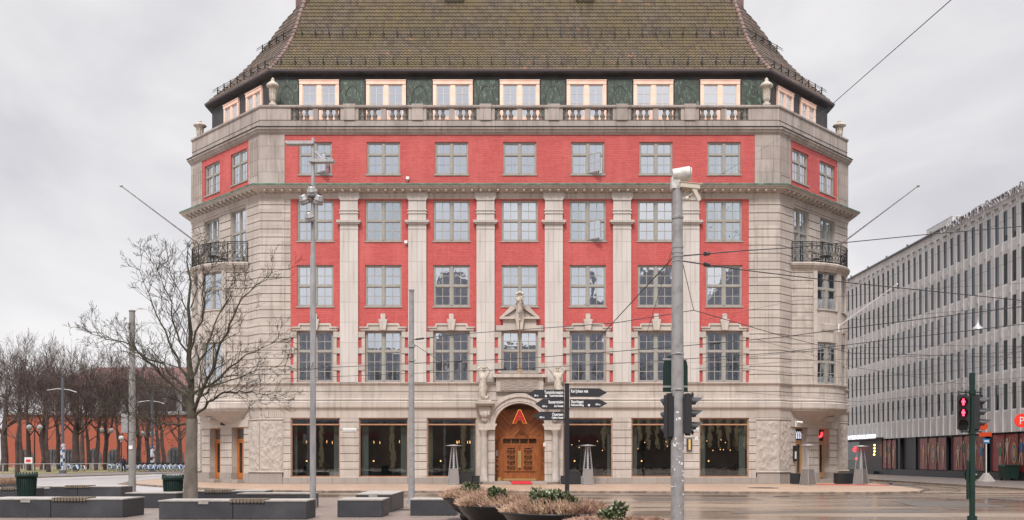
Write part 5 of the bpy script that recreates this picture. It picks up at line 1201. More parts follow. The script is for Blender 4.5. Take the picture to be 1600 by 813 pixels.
limbs = [([(298, 625), (260, 590), (215, 545), (185, 527), (135, 514)], -.6, .085), ([(292, 662), (262, 664), (238, 658), (212, 648), (188, 640)], -.9, .055), ([(297, 600), (268, 540), (240, 480), (213, 408)], .5, .075),
         ([(300, 655), (325, 590), (358, 512), (385, 452), (432, 412)], -.4, .09), ([(302, 655), (335, 620), (372, 608), (405, 612), (440, 622)], -.9, .06), ([(303, 612), (345, 588), (390, 550), (443, 522)], .7, .065),
         ([(297, 612), (252, 566), (205, 542), (150, 512)], .8, .07), ([(299, 590), (328, 530), (348, 470), (372, 425)], 1.0, .06), ([(297, 560), (270, 500), (262, 450), (232, 392)], -.7, .05), ([(298, 540), (318, 480), (322, 420), (338, 390)], -.6, .05),
         ([(300, 640), (330, 600), (395, 580), (455, 566)], -1.2, .05), ([(297, 640), (250, 612), (200, 590), (150, 588)], 1.1, .055), ([(300, 630), (300, 560), (285, 500), (255, 440)], 1.4, .05), ([(297, 480), (275, 440), (262, 405)], .4, .03), ([(298, 470), (312, 430), (308, 385)], .3, .03)]
for pts, dy, r_ in limbs:
    n = len(pts); P3 = [near(298+(x-298)*.94, 655+(y-655)*.94, dy*i/(n-1)*1.3) for i, (x, y) in enumerate(pts)]
    fine = []
    for i in range(n-1):
        for k in range(4): fine.append(P3[i].lerp(P3[i+1], k/4)+Vector((rr.uniform(-1, 1), rr.uniform(-1, 1), rr.uniform(-1, 1)))*.055*(1 if i or k else 0))
    fine.append(P3[-1]); N_ = len(fine); rs = [max(.008, r_*.70*(1-.9*i/(N_-1))) for i in range(N_)]; c.path(fine, rs, 6)
    for i in range(2, N_):
        for q in range((2 if i % 3 else 1) if i < N_-1 else 3):
            d = (fine[i]-fine[i-1]).normalized(); a = d.orthogonal().normalized(); b = d.cross(a); th = rr.uniform(0, 6.28)
            nd = (d+(a*math.cos(th)+b*math.sin(th))*rr.uniform(.5, 1.1)+Vector((0, 0, .22))).normalized()
            branch(c, rr, fine[i], nd, rr.uniform(.42, .95)*(1.15-.55*i/N_), max(.0095, rs[i]*.45), 3, up=.3, spread=.75, wig=.24, kids_=(2, 3), shrink=.60, sides=4, minr=.0042, taper=.4, kr=.6)
setpar(c.build('crown', bark), nt_)
# ------------------------------------------------------------ bicycles
bluem = mat('blue bicycle paint', (.02, .11, .26), .35); whitem = mat('white bicycle panel', (.62, .64, .68), .4)
def bike():
    t = thing('bicycle', 'x', 'bicycle')
    for x in (-.52, .52):
        m = MB(); m.path([(x+.33*math.cos(a*R(18)), 0, .34+.33*math.sin(a*R(18))) for a in range(21)], .024, 5, cap=False)
        for k in range(8): m.tube((x, 0, .34), (x+.32*math.cos(k*.785), 0, .34+.32*math.sin(k*.785)), .004, n=3)
        local(m.build('wheel', blackpl), t)
        m = MB(); m.path([(x+.38*math.cos(a*R(18)), 0, .34+.38*math.sin(a*R(18))) for a in range(0, 9)], .05, 6); local(m.build('mudguard', whitem), t)
    m = MB(); m.tube((-.52, 0, .34), (-.1, 0, .30), .025); m.tube((-.1, 0, .3), (-.24, 0, .85), .03); m.tube((-.1, 0, .3), (.36, 0, .78), .05); m.tube((.36, 0, .85), (.52, 0, .34), .028); m.tube((.36, 0, .8), (.31, 0, 1.02), .025); m.prism([(-.85, .5), (-.4, .72), (-.25, .60), (-.5, .42)], -.05, .05)
    local(m.build('frame', bluem), t)
    m = MB(); m.path([(.22, -.28, 1.03), (.33, -.2, 1.06), (.33, .2, 1.06), (.22, .28, 1.03)], .018, 5); local(m.build('handlebar', blackpl), t)
    m = MB(); m.prism([(-.4, .88), (-.1, .92), (-.1, .96), (-.4, .96)], -.07, .07); local(m.build('saddle', blackpl), t)
    m = MB(); m.box(.42, .68, -.16, .16, .82, .86); m.box(.66, .69, -.16, .16, .82, 1.02); m.box(.42, .68, -.17, -.15, .82, 1.0); m.box(.42, .68, .15, .17, .82, 1.0); local(m.build('basket', blackpl), t)
    return t
bk = bike(); btree = collect(bk)
spots = [(112, 108, -28), (124, 109, -30)]+[(176+8.0*i, 112-.35*i, -32+3*(i % 3)) for i in range(15)]
names = ['left one of the two bicycles parked by the lawn rail', 'right one of the two bicycles parked by the lawn rail']+['blue and white bicycle number %s from the left in the long row beside the park' % w_ for w_ in ('one', 'two', 'three', 'four', 'five', 'six', 'seven', 'eight', 'nine', 'ten', 'eleven', 'twelve', 'thirteen', 'fourteen', 'fifteen')]
for i, (px, Y, a) in enumerate(spots):
    o = bk if i == 0 else dup(bk, tree=btree); o['group'] = 'rental bicycles parked beside the park'; o['label'] = names[i]; o.location = (wx(px, Y), Y, 0); o.rotation_euler = (0, R(3), R(a))
    o.scale = (1.08, 1.08, 1.08)
# rail round the lawn
def fence(p0, p1, n, label):
    t = thing('lawn_rail', label, 'railing', p0, 'low metal rails round the lawn'); p0 = Vector(p0); p1 = Vector(p1); d = p1-p0
    m = MB(); m.tube((0, 0, .95), d+Vector((0, 0, .95)), .045, n=6); local(m.build('rail', steel), t)
    q0 = None
    for i in range(n+1):
        if q0 is None: m = MB(); m.box(-.05, .05, -.05, .05, 0, .93); o = q0 = m.build('post', steel)
        else: o = q0.copy(); C.objects.link(o)
        o.parent = t; o.location = d*(i/n)
fence((wx(-12, 97), 97, 0), (wx(168, 109), 109, 0), 12, 'long low steel rail along the edge of the lawn at far left')
fence((wx(182, 110), 110, 0), (wx(196, 112), 112, 0), 2, 'short piece of low steel rail beside the walking person')
# person
px_, py_ = wx(193, 108), 108
J = [((0, 0, .92), .15), ((0, 0, 1.15), .14), ((0, 0, 1.38), .165), ((0, -.02, 1.5), .06), ((.0, -.05, 1.6), .085), ((0, -.05, 1.70), .075),
     ((-.2, 0, 1.38), .07), ((-.27, -.03, 1.1), .055), ((-.24, -.14, .88), .042), ((.2, 0, 1.38), .07), ((.27, -.04, 1.1), .055), ((.22, -.16, .9), .042),
     ((-.09, 0, .85), .10), ((-.1, -.1, .48), .07), ((-.1, -.05, .09), .05), ((-.1, -.18, .05), .045), ((.09, 0, .85), .10), ((.1, .06, .48), .07), ((.1, .2, .12), .05), ((.1, .09, .05), .045)]
Ed = [(0, 1), (1, 2), (2, 3), (3, 4), (4, 5), (2, 6), (6, 7), (7, 8), (2, 9), (9, 10), (10, 11), (0, 12), (12, 13), (13, 14), (14, 15), (0, 16), (16, 17), (17, 18), (18, 19)]
skinm = mat('skin', (.45, .27, .20), .6); navy = mat('navy cloth', (.012, .018, .045), .9); darkc = mat('black trousers', (.012, .012, .014), .9)
pe = skin('person', [(Vector(a)+Vector((px_, py_, 0)), b) for a, b in J], Ed, darkc); tag(pe, 'person in a dark navy coat walking beside the bicycle row', 'person')
co = skin('coat', [(Vector(a)+Vector((px_, py_, 0)), b*1.22) for a, b in (J[12][0:2], J[0], J[1], J[2], J[6], J[7], J[9], J[10], J[16])], [(1, 2), (2, 3), (3, 4), (4, 5), (3, 6), (6, 7), (1, 0), (1, 8)], navy, root=1); co.parent = pe
m = MB(); m.ball((px_, py_-.055, 1.64), .098, 12, 0, (.85, 1, 1.2)); m.ball((px_, py_-.15, 1.62), .018, 6); hd = m.build('head', skinm); hd.parent = pe
m = MB(); m.ball((px_, py_-.03, 1.70), .108, 12, 0, (.9, 1, .95)); m.build('knit_hat', navy).parent = pe
# ------------------------------------------------------------ stone benches on the plaza
def bench(x0, x1, ybot, ytop, label, depth=1.15, group='dark stone benches on the plaza', slats=None, notch=(), Y=None, side=0):
    Y = Y or F*(H-PL)/(ybot-HZ); h = H-(ytop-HZ)/F*Y-PL; a, b = wx(x0, Y), wx(x1, Y)
    t = thing('stone_bench', label, 'bench', ((a+b)/2, Y, PL), group); m = MB(); w_ = (b-a)/2
    T = Matrix.Rotation(R(side), 4, 'Z'); m.T = T
    nb = max(1, round(2*w_/2.1)); 
    for i in range(nb): m.box(-w_+2*w_*i/nb+(.006 if i else 0), -w_+2*w_*(i+1)/nb-.002, 0, depth, 0, h-.035)
    bb_ = local(m.build('bench_block', darkblock), t); bv = bb_.modifiers.new('bevel', 'BEVEL'); bv.width = .018; bv.segments = 2
    m = MB(); m.T = T; m.box(-w_-.012, w_+.012, -.015, depth+.015, h-.033, h); local(m.build('bench_top', paletop), t)
    if slats:
        m = MB(); m.T = T; s0, s1 = wx(slats[0], Y)-(a+b)/2, wx(slats[1], Y)-(a+b)/2; n = int((s1-s0)/.085)
        for i in range(n): x = s0+(s1-s0)*i/n; m.box(x, x+.062, -.05, .6, h-.06, h+.035)
        local(m.build('wooden_slats', slat), t)
    for nx in notch:
        x = wx(nx, Y)-(a+b)/2; m = MB(); m.T = T; m.box(x-.13, x+.13, -.022, .3, h-.10, h+.006); local(m.build('pale_clamp', white if False else paletop), t)
    return t
bench(-34, 192, 809, 779.5, 'long dark stone bench at bottom left with a wooden slat inset and pale clamp', slats=(82, 136), notch=(40,), depth=1.5)
bench(248, 479, 812, 782, 'long dark stone bench in front of the big bare tree with brown slat inset', slats=(360, 415), notch=(318,))
bench(53, 189, 0, 760, 'dark stone bench behind the long bottom left one with a slat strip near its middle', Y=37.5, slats=(102, 140), notch=(73,))
bench(-20, 45, 0, 763, 'dark stone bench end at the far left edge below the planted box', Y=35.2, slats=(2, 24))
bench(196, 276, 794, 770, 'short dark stone bench in front of the tall concrete pole', notch=())
bench(307, 413, 0, 767, 'dark stone bench right of the tree with a wooden slat strip at its left', Y=32.4, slats=(320, 361))
bench(371, 488, 793.5, 771, 'dark stone bench at the foot of the tall floodlight mast', depth=1.0)
bench(527, 597, 808.5, 780.5, 'square ended dark stone bench left of the plain grey pole, nearer of the two', depth=1.4)
bench(556, 612, 0, 772, 'dark stone bench with pale top just behind the square ended one', Y=28.6, depth=3.0, notch=(583,))
bench(641, 712, 806, 780, 'dark stone bench between the plain grey pole and the bowl planters', depth=1.1)
# ------------------------------------------------------------ litter bins
def bin_(px, Y, s, label):
    p = wx(px, Y); t = thing('litter_bin', label, 'bin', (p, Y, PL), 'green litter bins on the plaza')
    m = MB(); m.lathe([(.25*s, 0), (.27*s, .05), (.30*s, .86*s), (.27*s, .9*s)], n=20)
    for k in range(28): a = k*2*math.pi/28; m.tube((.262*s*math.cos(a), .262*s*math.sin(a), .04), (.315*s*math.cos(a), .315*s*math.sin(a), .86*s), .016, n=5)
    local(m.build('bin_body', greenmetal), t)
    m = MB(); m.lathe([(.29*s, .86*s), (.355*s, .88*s), (.36*s, .95*s), (.33*s, 1.0*s), (.20*s, 1.0*s), (.19*s, .93*s)], n=24, cap=False)
    for k in range(22): a = k*2*math.pi/22; m.tube((.345*s*math.cos(a), .345*s*math.sin(a), .95*s), (.33*s*math.cos(a), .33*s*math.sin(a), 1.05*s), .014, n=4)
    local(m.build('bin_rim', greenmetal), t)
bin_(41.5, 35.0, 1.06, 'dark green ribbed litter bin behind the long bottom left bench'); bin_(270.5, 32.5, 1.02, 'dark green ribbed litter bin left of the big tree trunk')
# ------------------------------------------------------------ poles
def simple_pole(name, label, px, Y, ytop, d0, d1, m_, group=None):
    x = wx(px, Y); h = H+(HZ-ytop)/F*Y-PL; t = thing(name, label, 'pole', (x, Y, PL), group)
    m = MB(); m.tube((0, 0, 0), (0, 0, h), d0/2, d1/2, 14); m.tube((0, 0, 0), (0, 0, .12), d0*.75, n=14); local(m.build('shaft', m_), t)
    m = MB(); m.tube((0, 0, h), (0, 0, h+.05), d1/2+.02, n=14); local(m.build('cap', m_), t); return t, h
t, h = simple_pole('concrete_pole', 'tall plain concrete pole rising left of the bare tree', 206.5, 41, 487, .31, .24, concpole)
m = MB(); m.box(-.42, -.14, -.12, .12, 2.7, 3.5); local(m.build('junction_box', polegrey), t)
m = MB(); m.box(-.08, .08, -.17, -.14, 2.0, 2.15); local(m.build('sticker', white), t)
t, h = simple_pole('catenary_pole', 'plain grey steel pole between the second and third shop windows', 643, 34.3, 455, .235, .17, polegrey)
m = MB(); m.tube((0, 0, h-2.0), (0, 0, h-1.9), .13, n=12); m.tube((0, 0, h-2.5), (0, 0, h-2.44), .13, n=12); [local(o_, t) for o_ in build_split(m, 'clamp', steel, None, gap=.02)]
# floodlight mast
Y = 31.0; x = wx(489, Y); t = thing('floodlight_mast', 'tall slim steel mast with two flat lamp arms and four floodlights', 'lamp post', (x, Y, PL)); zz = lambda py: H+(HZ-py)/F*Y-PL
m = MB(); m.tube((0, 0, 0), (0, 0, zz(400)), .10, .09, 14); m.tube((0, 0, zz(400)), (0, 0, zz(216)), .075, .05, 14); m.tube((0, 0, 0), (0, 0, .3), .13, n=12); local(m.build('mast', steel), t)
for x0, x1, yy, dz in ((-42, 2, 224, 0), (-5, 33, 252, 0)):
    a, b = x0/F*Y, x1/F*Y; z = zz(yy); m = MB(); m.box(a, b, -.12, .12, z-.035, z+.045); m.prism([(a, z-.06), (a+.12, z-.035), (b, z-.035), (b, z-.05)], -.13, .13); local(m.build('flat_lamp', steel), t)
m = MB(); m.box(-.1, .16, -.02, .02, zz(240), zz(236)); m.tube((.1, 0, zz(238)), (.3, 0, zz(250)), .03, n=6); local(m.build('bracket', steel), t)
for dx, yy, rx in ((-.0, 301, 0), (-.26, 314, -20), (.22, 314, 20), (-.08, 341, -8)):
    m = MB(); T = Matrix.Translation((dx, -.16, zz(yy))) @ Matrix.Rotation(R(rx), 4, 'Y') @ Matrix.Rotation(R(28), 4, 'X'); m.T = T
    m.lathe([(.07, .16), (.12, .12), (.125, .04), (.155, .02), (.16, -.02), (.14, -.04), (.155, -.06), (.16, -.14), (.12, -.15)], n=16, cap=False); m.lathe([(.001, -.10), (.145, -.11)], n=16, mi=1, cap=False)
    m.T = Matrix.Identity(4); m.tube((0, 0, zz(yy)+.1), (dx, -.12, zz(yy)+.12), .03, n=6); local(m.build('floodlight', [steel, black]), t)
# big tram mast with cameras, signals and street furniture
Y = 21.2; x = wx(1058.5, Y); t = thing('tram_mast', 'thick grey steel tram mast with cameras on top and stickers below', 'pole', (x, Y, RD)); zz = lambda py: H+(HZ-py)/F*Y-RD; sc_ = Y/F
mastm = mat('worn grey galvanised mast', (.30, .29, .29), .55, .25, (.20, .19, .19), 6, .15, 40, contrast=(.45, .75))
m = MB(); m.tube((0, 0, 0), (0, 0, zz(600)), .152, .138, 12); m.tube((0, 0, zz(600)), (0, 0, zz(350)), .138, .118, 12); m.tube((0, 0, zz(350)), (0, 0, zz(292)), .115, .105, 12); m.tube((0, 0, 0), (0, 0, .1), .24, n=12); local(m.build('shaft', mastm), t)
m = MB()
for py in (340, 342, 386, 388, 396, 402, 409): m.tube((0, 0, zz(py)), (0, 0, zz(py)+.02), .132, n=12)
for py in (553, 609): m.tube((-.06, -.15, zz(py)), (.06, -.15, zz(py)), .012, n=6); m.tube((0, 0, zz(py)-.02), (0, 0, zz(py)+.02), .146, n=12)
[local(o_, t) for o_ in build_split(m, 'clamp_band', steel, None, gap=.02)]
m = MB(); m.tube((-.10, 0, zz(275)), (.27, -.04, zz(272)), .145, .155, 16); m.tube((.27, -.04, zz(272)), (.29, -.04, zz(272)), .13, n=16); m.box(-.14, .05, -.1, .1, zz(296), zz(278)); local(m.build('radar_camera', mat('dirty white enamel', (.58, .56, .53), .5, 0, (.42, .40, .37), 9)), t)
m = MB(); m.T = Matrix.Translation((.27, -.1, zz(293))) @ Matrix.Rotation(R(6), 4, 'Y'); m.box(-.23, .2, -.06, .06, -.05, .05); m.box(-.25, .24, -.075, .075, .05, .062); m.T = Matrix.Identity(4); m.tube((.1, 0, zz(305)), (.25, -.06, zz(297)), .02, n=6); local(m.build('box_camera', mat('cream camera housing', (.52, .47, .38), .45)), t)
m = MB(); m.T = Matrix.Translation((.39, -.1, zz(305))) @ Matrix.Rotation(R(65), 4, 'Y'); m.box(-.16, .17, -.045, .045, -.04, .04); m.T = Matrix.Identity(4); m.tube((.1, 0, zz(312)), (.36, -.08, zz(303)), .018, n=6); m.tube((.1, 0, zz(318)), (.3, 0, zz(306)), .014, n=6); m.ball((.2, -.05, zz(312)), .06, 8); local(m.build('box_camera', bpy.data.materials['cream camera housing']), t)
m = MB(); rr = random.Random(3)
for k in range(34):
    z = rr.uniform(zz(735), zz(690)) if k < 12 else rr.uniform(.3, zz(640)); a = R(rr.uniform(-160, -20)); r0 = .152-.014*z/zz(600)+.001; q = rr.choice((.008, .012, .03)); hh = rr.choice((.01, .03, .05)); da = q/.15
    m.add([((r0+.002)*math.cos(a+u), (r0+.002)*math.sin(a+u), z+v) for u, v in ((-da, 0), (da, 0), (da, hh), (-da, hh))], [(0, 1, 2, 3)])
[local(o_, t) for o_ in build_split(m, 'sticker', white, None, gap=0)]
m = MB(); m.prism([(-21*sc_, zz(612)), (18*sc_, zz(612)), (18*sc_, zz(572)), (16.5*sc_, zz(564)), (11*sc_, zz(557)), (0, zz(553)), (-12*sc_, zz(556)), (-19*sc_, zz(563)), (-21*sc_, zz(572))], -.02+.17, .0+.18); sb = thing('road_sign', 'dark green arched back of a road sign fixed behind the tram mast', 'road sign', (x, Y, RD)); local(m.build('sign_plate', greenmetal), sb)
m = MB(); m.box(-.3, .25, .14, .16, zz(605), zz(602)); m.box(-.3, .25, .14, .16, zz(562), zz(559)); [local(o_, sb) for o_ in build_split(m, 'sign_bracket', steel, None, gap=.02)]
def signal(name, label, loc, rotz, lit=(), group=None, back=True, pictos=True, hood=True):
    """three lamp signal head, lamps facing local -y, hanging at its centre"""
    t = thing(name, label, 'traffic light', loc, group); t.rotation_euler = (0, 0, rotz)
    m = MB(); m.box(-.15, .15, .0, .13, -.43, .43); m.box(-.135, .135, .13, .17, -.41, .41)
    for z in (-.44, .43): m.box(-.10, .10, .02, .12, z-.03, z+.04)
    local(m.build('housing', blackpl), t)
    for i, z in enumerate((.28, 0, -.28)):
        m = MB(); m.tube((0, -.012, z), (0, 0, z), .10, n=18); 
        m.tube((0, -.014, z), (0, -.012, z), .12, n=18) if False else None
        if i in lit and pictos:
            m2 = MB(); m2.tube((0, -.03, z+.055), (0, -.02, z+.055), .024, n=10); m2.prism([(-.035, z+.03), (.035, z+.03), (.045, z-.02), (.02, z-.02), (.025, z-.085), (-.025, z-.085), (-.02, z-.02), (-.045, z-.02)], -.03, -.02); ln = local(m.build('lens', mat('dark red lens', (.05, .005, .008), .2)), t); m2.build('lit_figure', redlamp).parent = ln
        else: local(m.build('lens', blackpl), t)
        m = MB(); n = 16; v = []
        for k in range(n+1):
            a = math.pi*(-.14+1.28*k/n); v += [(.115*math.cos(a), 0, z+.115*math.sin(a)), (.11*math.cos(a), -.10-.16*max(0, math.sin(a))**.7, z+.11*math.sin(a)-.01)]
        m.add(v, [(2*k, 2*k+2, 2*k+3, 2*k+1) for k in range(n)], 0, True); local(m.build('hood', blackpl), t)
    return t
hsc = .76
s1 = signal('traffic_light', 'black traffic light on the right side of the tram mast, hoods facing right', (wx(1079.5, Y), Y, H+(HZ-648)*sc_), R(88)); s1.scale = (1, 1, .98)
s2_ = signal('traffic_light', 'black traffic light half hidden on the left side of the tram mast', (wx(1045, Y)+.02, Y+.05, H+(HZ-651)*sc_), R(-152)); s2_.scale = (1, 1, 1.08)
m = MB()
for py in (617, 676): m.tube((.1, 0, zz(py)), (.36, 0, zz(py)), .02, n=6); m.tube((.33, 0, zz(py)-.05), (.33, 0, zz(py)+.05), .025, n=6); m.tube((-.1, 0, zz(py+4)), (-.24, .05, zz(py+4)), .02, n=6)
[local(o_, t) for o_ in build_split(m, 'signal_bracket', black, None, gap=.02)]
# green signal post at the right
Y = 25.0; x = wx(1519, Y); zz = lambda py: H+(HZ-py)/F*Y-RD; sc_ = Y/F
t = thing('signal_post', 'dark green steel post carrying two signal heads at the right', 'pole', (x, Y, RD)); m = MB(); m.tube((0, 0, 0), (0, 0, zz(600)), .072, n=14); m.tube((0, 0, zz(600)), (0, 0, zz(583)), .075, n=14); m.tube((0, 0, 0), (0, 0, .12), .12, n=12); local(m.build('shaft', greenmetal), t)
m = MB()
for py in (613, 675): m.tube((-.3, 0, zz(py)), (.25, 0, zz(py)), .018, n=6); m.tube((0, 0, zz(py)-.06), (0, 0, zz(py)+.06), .09, n=12)
m.box(-.145, -.09, -.02, .02, .55, zz(720)); [local(o_, t) for o_ in build_split(m, 'signal_bracket', greenmetal, None, gap=.02)]
signal('traffic_light', 'pedestrian signal showing two red figures on the left of the green post', (x-.25, Y-.05, H+(HZ-645)*sc_), R(-24), lit=(0, 1)); s4 = signal('traffic_light', 'unlit black signal with long hoods on the right of the green post', (x+.2, Y, H+(HZ-645)*sc_), R(62))
m = MB(); m.box(-.012, .0, -.2, .2, -.45, .45) if False else None
rs_ = thing('road_sign', 'small round dark green sign back low on the green signal post', 'road sign', (x, Y, RD)); m = MB(); m.T = Matrix.Translation((.04, .1, zz(742))); m.prism([(.18*math.cos(k*.2618)-.02, .21*math.sin(k*.2618)) for k in range(24)], 0, .02); m.T = Matrix.Identity(4); local(m.build('sign_plate', greenmetal), rs_)
m = MB(); m.box(-.05, .1, .07, .1, zz(744), zz(741)); m.ball((.14, .08, zz(742)), .025, 6); local(m.build('sign_bracket', steel), rs_)
# fingerpost
Y = 30.0; x = wx(886, Y); zz = lambda py: H+(HZ-py)/F*Y-PL; sc_ = Y/F
t = thing('fingerpost', 'black fingerpost with six pointed direction signs in front of the entrance', 'signpost', (x, Y, PL)); m = MB(); m.box(-.068, .068, -.04, .04, 0, zz(601)); m.box(-.075, .075, -.05, .05, zz(601), zz(601)+.03); local(m.build('post', black), t)
signblk = mat('matt charcoal sign', (.022, .022, .026), .55); whl = mat('white sign lettering', (.78, .78, .78), .6)
def finger(d, x1, yt, yb, tip, ang, lines, dist, y=-.06, icon=0):
    """d = +1 points right, -1 left; pixel extents give its length"""
    L_ = abs(x1-886)*sc_/max(.3, math.cos(R(ang))); z0, z1 = zz(yb), zz(yt); zc = (z0+z1)/2
    m = MB(); m.prism([(d*.09, z0), (d*(L_-.24), z0), (d*L_, zc), (d*(L_-.24), z1), (d*.09, z1)], -.015, .015)
    e = bpy.data.objects.new('direction_sign', m.build('tmp', signblk).data); bpy.data.objects.remove(bpy.data.objects['tmp']); e.data.name = 'direction_sign'; C.objects.link(e); e.parent = t; e.location = (0, y, 0); e.rotation_euler = (0, 0, R(d*ang) if d > 0 else R(-ang))
    for i, (s, sz, zz_) in enumerate(lines):
        o = text(s, sz*1.12, whl, None, (d*.12, -.018, z0+(z1-z0)*zz_), align='LEFT' if d > 0 else 'RIGHT', ext=.001, off=.003); o.scale = (.58 if len(s) > 11 else .72, 1, 1); o.parent = e
    if dist: o = text(dist, .08, whl, None, (d*(L_-.22), -.018, z0+.07), align='RIGHT' if d > 0 else 'LEFT', ext=.001, off=.002); o.scale = (.75, 1, 1); o.parent = e
    if icon: m = MB(); m.tube((d*icon, -.019, z0+(z1-z0)*.28), (d*icon, -.016, z0+(z1-z0)*.28), .034, n=14); m.build('symbol', whl).parent = e
finger(1, 948.5, 607, 620.5, 0, 4, [('Karl Johans gate', .125, .5)], None)
finger(1, 949, 624, 637, 0, 4, [('Stortinget', .12, .52), ('Parliament Building', .078, .18)], '500 m', icon=.68)
finger(-1, 824, 609, 623, 0, 6, [('Turistinformasjon', .125, .52), ('Tourist Information', .082, .2)], '80 m', icon=.66)
finger(-1, 836, 623.5, 640, 0, 3, [('Bussterminalen', .115, .56), ('Bus Terminal', .08, .22)], '450 m', y=-.10)
finger(-1, 848, 622, 636, 0, 22, [], '400 m', y=.06)
finger(-1, 832, 643.5, 657, 0, 5, [('Operaen', .12, .52), ('Opera House', .08, .2)], '400 m')
# ------------------------------------------------------------ patio heaters, planters, carpets by the hotel
def heater(px, Y, s, label, rot):
    t = thing('patio_heater', label, 'patio heater', (wx(px, Y), Y, 0), 'pyramid patio heaters along the hotel'); t.rotation_euler = (0, 0, R(rot)); t.scale = (s, s, s)
    m = MB(); c4 = [(-1, -1), (1, -1), (1, 1), (-1, 1)]
    for a, b in c4: m.tube((a*.31, b*.31, .02), (a*.11, b*.11, 2.12), .026, n=4)
    for z, q in ((.03, .31), (.86, .23), (2.1, .11)):
        for i in range(4): a, b = c4[i], c4[(i+1) % 4]; m.tube((a[0]*q, a[1]*q, z), (b[0]*q, b[1]*q, z), .015, n=4)
    local(m.build('heater_frame', steel), t)
    m = MB(); v = [(a*.29, b*.29, .05) for a, b in c4]+[(a*.22, b*.22, .86) for a, b in c4]; m.add(v, [(i, (i+1) % 4, 4+(i+1) % 4, 4+i) for i in range(4)]+[(4, 5, 6, 7)]); local(m.build('base_panel', mat('brushed steel panel', (.34, .31, .29), .4, .7) if not bpy.data.materials.get('brushed steel panel') else bpy.data.materials['brushed steel panel']), t)
    m = MB(); m.tube((0, 0, .86), (0, 0, 2.08), .055, n=12); 
    for k in range(7): z = 1.0+k*.15; q = .19-(z-.86)*.082; [m.tube((c4[i][0]*q, c4[i][1]*q, z), (c4[(i+1) % 4][0]*q, c4[(i+1) % 4][1]*q, z), .005, n=3) for i in range(4)]
    local(m.build('glass_tube', mat('heater tube', (.45, .46, .47), .2, .2) if not bpy.data.materials.get('heater tube') else bpy.data.materials['heater tube']), t)
    m = MB(); m.lathe([(.05, 2.14), (.44, 2.16), (.45, 2.19), (.12, 2.23), (.03, 2.24)], n=4 if False else 20); local(m.build('reflector', steel), t)
heater(709, 56.3, 1.04, 'steel pyramid patio heater in front of the third shop window', 0); heater(918.5, 56.3, 1.04, 'steel pyramid patio heater right of the fingerpost by the fourth shop window', 0)
heater(1262.5, 55.2, 1.04, 'steel pyramid patio heater before the left of the two pale oak corner doors', 30); heater(1345, 56.6, 1.02, 'steel pyramid patio heater at the far right street corner of the hotel', 40)
leafm = mat('dark evergreen leaves', (.035, .05, .018), .5, 0, (.075, .09, .035), 5); leafp = mat('pale variegated leaf', (.30, .33, .20), .5)
def leafball(m, rr, c, rx, rz, n, sz, mi=0, mp=None, pale=.12):
    for i in range(n):
        v = Vector((rr.gauss(0, 1), rr.gauss(0, 1), rr.gauss(0, 1))); v = v.normalized()*rr.uniform(.45, 1.08); p = Vector(c)+Vector((v.x*rx, v.y*rx, v.z*rz))
        d = (v+Vector((rr.uniform(-.7, .7), rr.uniform(-.7, .7), rr.uniform(-.3, .9)))).normalized(); a = d.orthogonal().normalized(); th = rr.uniform(0, 6.28); a = (Matrix.Rotation(th, 3, d) @ a); s = sz*rr.uniform(.6, 1.3)
        m.add([p, p+d*s*.5+a*s*.26, p+d*s, p+d*s*.5-a*s*.26], [(0, 1, 2, 3)], 1 if rr.random() < pale else 0)
def planter(px, w_, y, h, label, plant=True, d=None, rot=0):
    d = d or w_; x = wx(px, y); t = thing('planter_box', label, 'planter', (x, y, 0), 'black planter boxes along the hotel'); t.rotation_euler = (0, 0, R(rot))
    m = MB(); m.box(-w_/2, w_/2, -d/2, d/2, .03, h); m.box(-w_/2-.01, w_/2+.01, -d/2-.01, d/2+.01, h, h+.015); m.box(-w_/2+.05, w_/2-.05, -d/2+.05, d/2-.05, 0, .03); local(m.build('box', blackpl), t)
    if plant:
        m = MB(); rr = random.Random(int(px)); 
        for q in range(int(w_/.12)): leafball(m, rr, (-w_/2+.08+q*(w_-.16)/max(1, int(w_/.12)-1), 0, h+.05), .1, .07, 60, .06)
        local(m.build('low_hedge', [leafm, leafp]), t)
    return t
planter(728.5, .72, 56.9, .68, 'larger black planter box left of the entrance with low green hedge'); planter(743.5, .45, 57.0, .48, 'small black cube planter just left of the entrance column', False)
planter(882, .45, 57.0, .48, 'small black cube planter just right of the entrance column', False); planter(897.5, .72, 56.9, .68, 'larger black planter box right of the fingerpost', False)
planter(1246, .62, 57.3, .62, 'black planter box at the foot of the right corner relief', False, rot=40); planter(1318.5, 1.0, 57.6, .62, 'wide black planter box by the last corner door', False, d=.6, rot=10)
m = MB(); v = []; nx_, ny_ = 8, 10
def mat_sheet(name, pts, label, m_):
    m = MB(); m.slab(pts, .135 if 'mat' in name else .004, .155 if 'mat' in name else .018); tag(m.build(name, m_), label, 'doormat' if 'mat' in name else 'carpet')
m = MB(); m.add([(-.62, 57.5, .16), (.62, 57.5, .16), (.66, 56.5, .16), (-.5, 56.5, .16), (.72, 56.44, .03), (-.44, 56.44, .03), (.76, 56.1, .022), (-.40, 56.1, .022)], [(0, 1, 2, 3), (3, 2, 4, 5), (5, 4, 6, 7)]); o = m.build('doormat', redm); tag(o, 'bright red doormat hanging over the step at the main entrance', 'doormat'); sd = o.modifiers.new('thick', 'SOLIDIFY'); sd.thickness = .02
mat_sheet('red_carpet', [(17.0, 56.4), (17.1, 55.2), (20.4, 53.6), (20.9, 54.4)], 'thin red carpet lying on the pavement by the right corner doors', redm)
# manhole cover set in the pavement
cover(12.5, 49.5, 0, .8, 'large round iron cover in the beige hotel pavement')
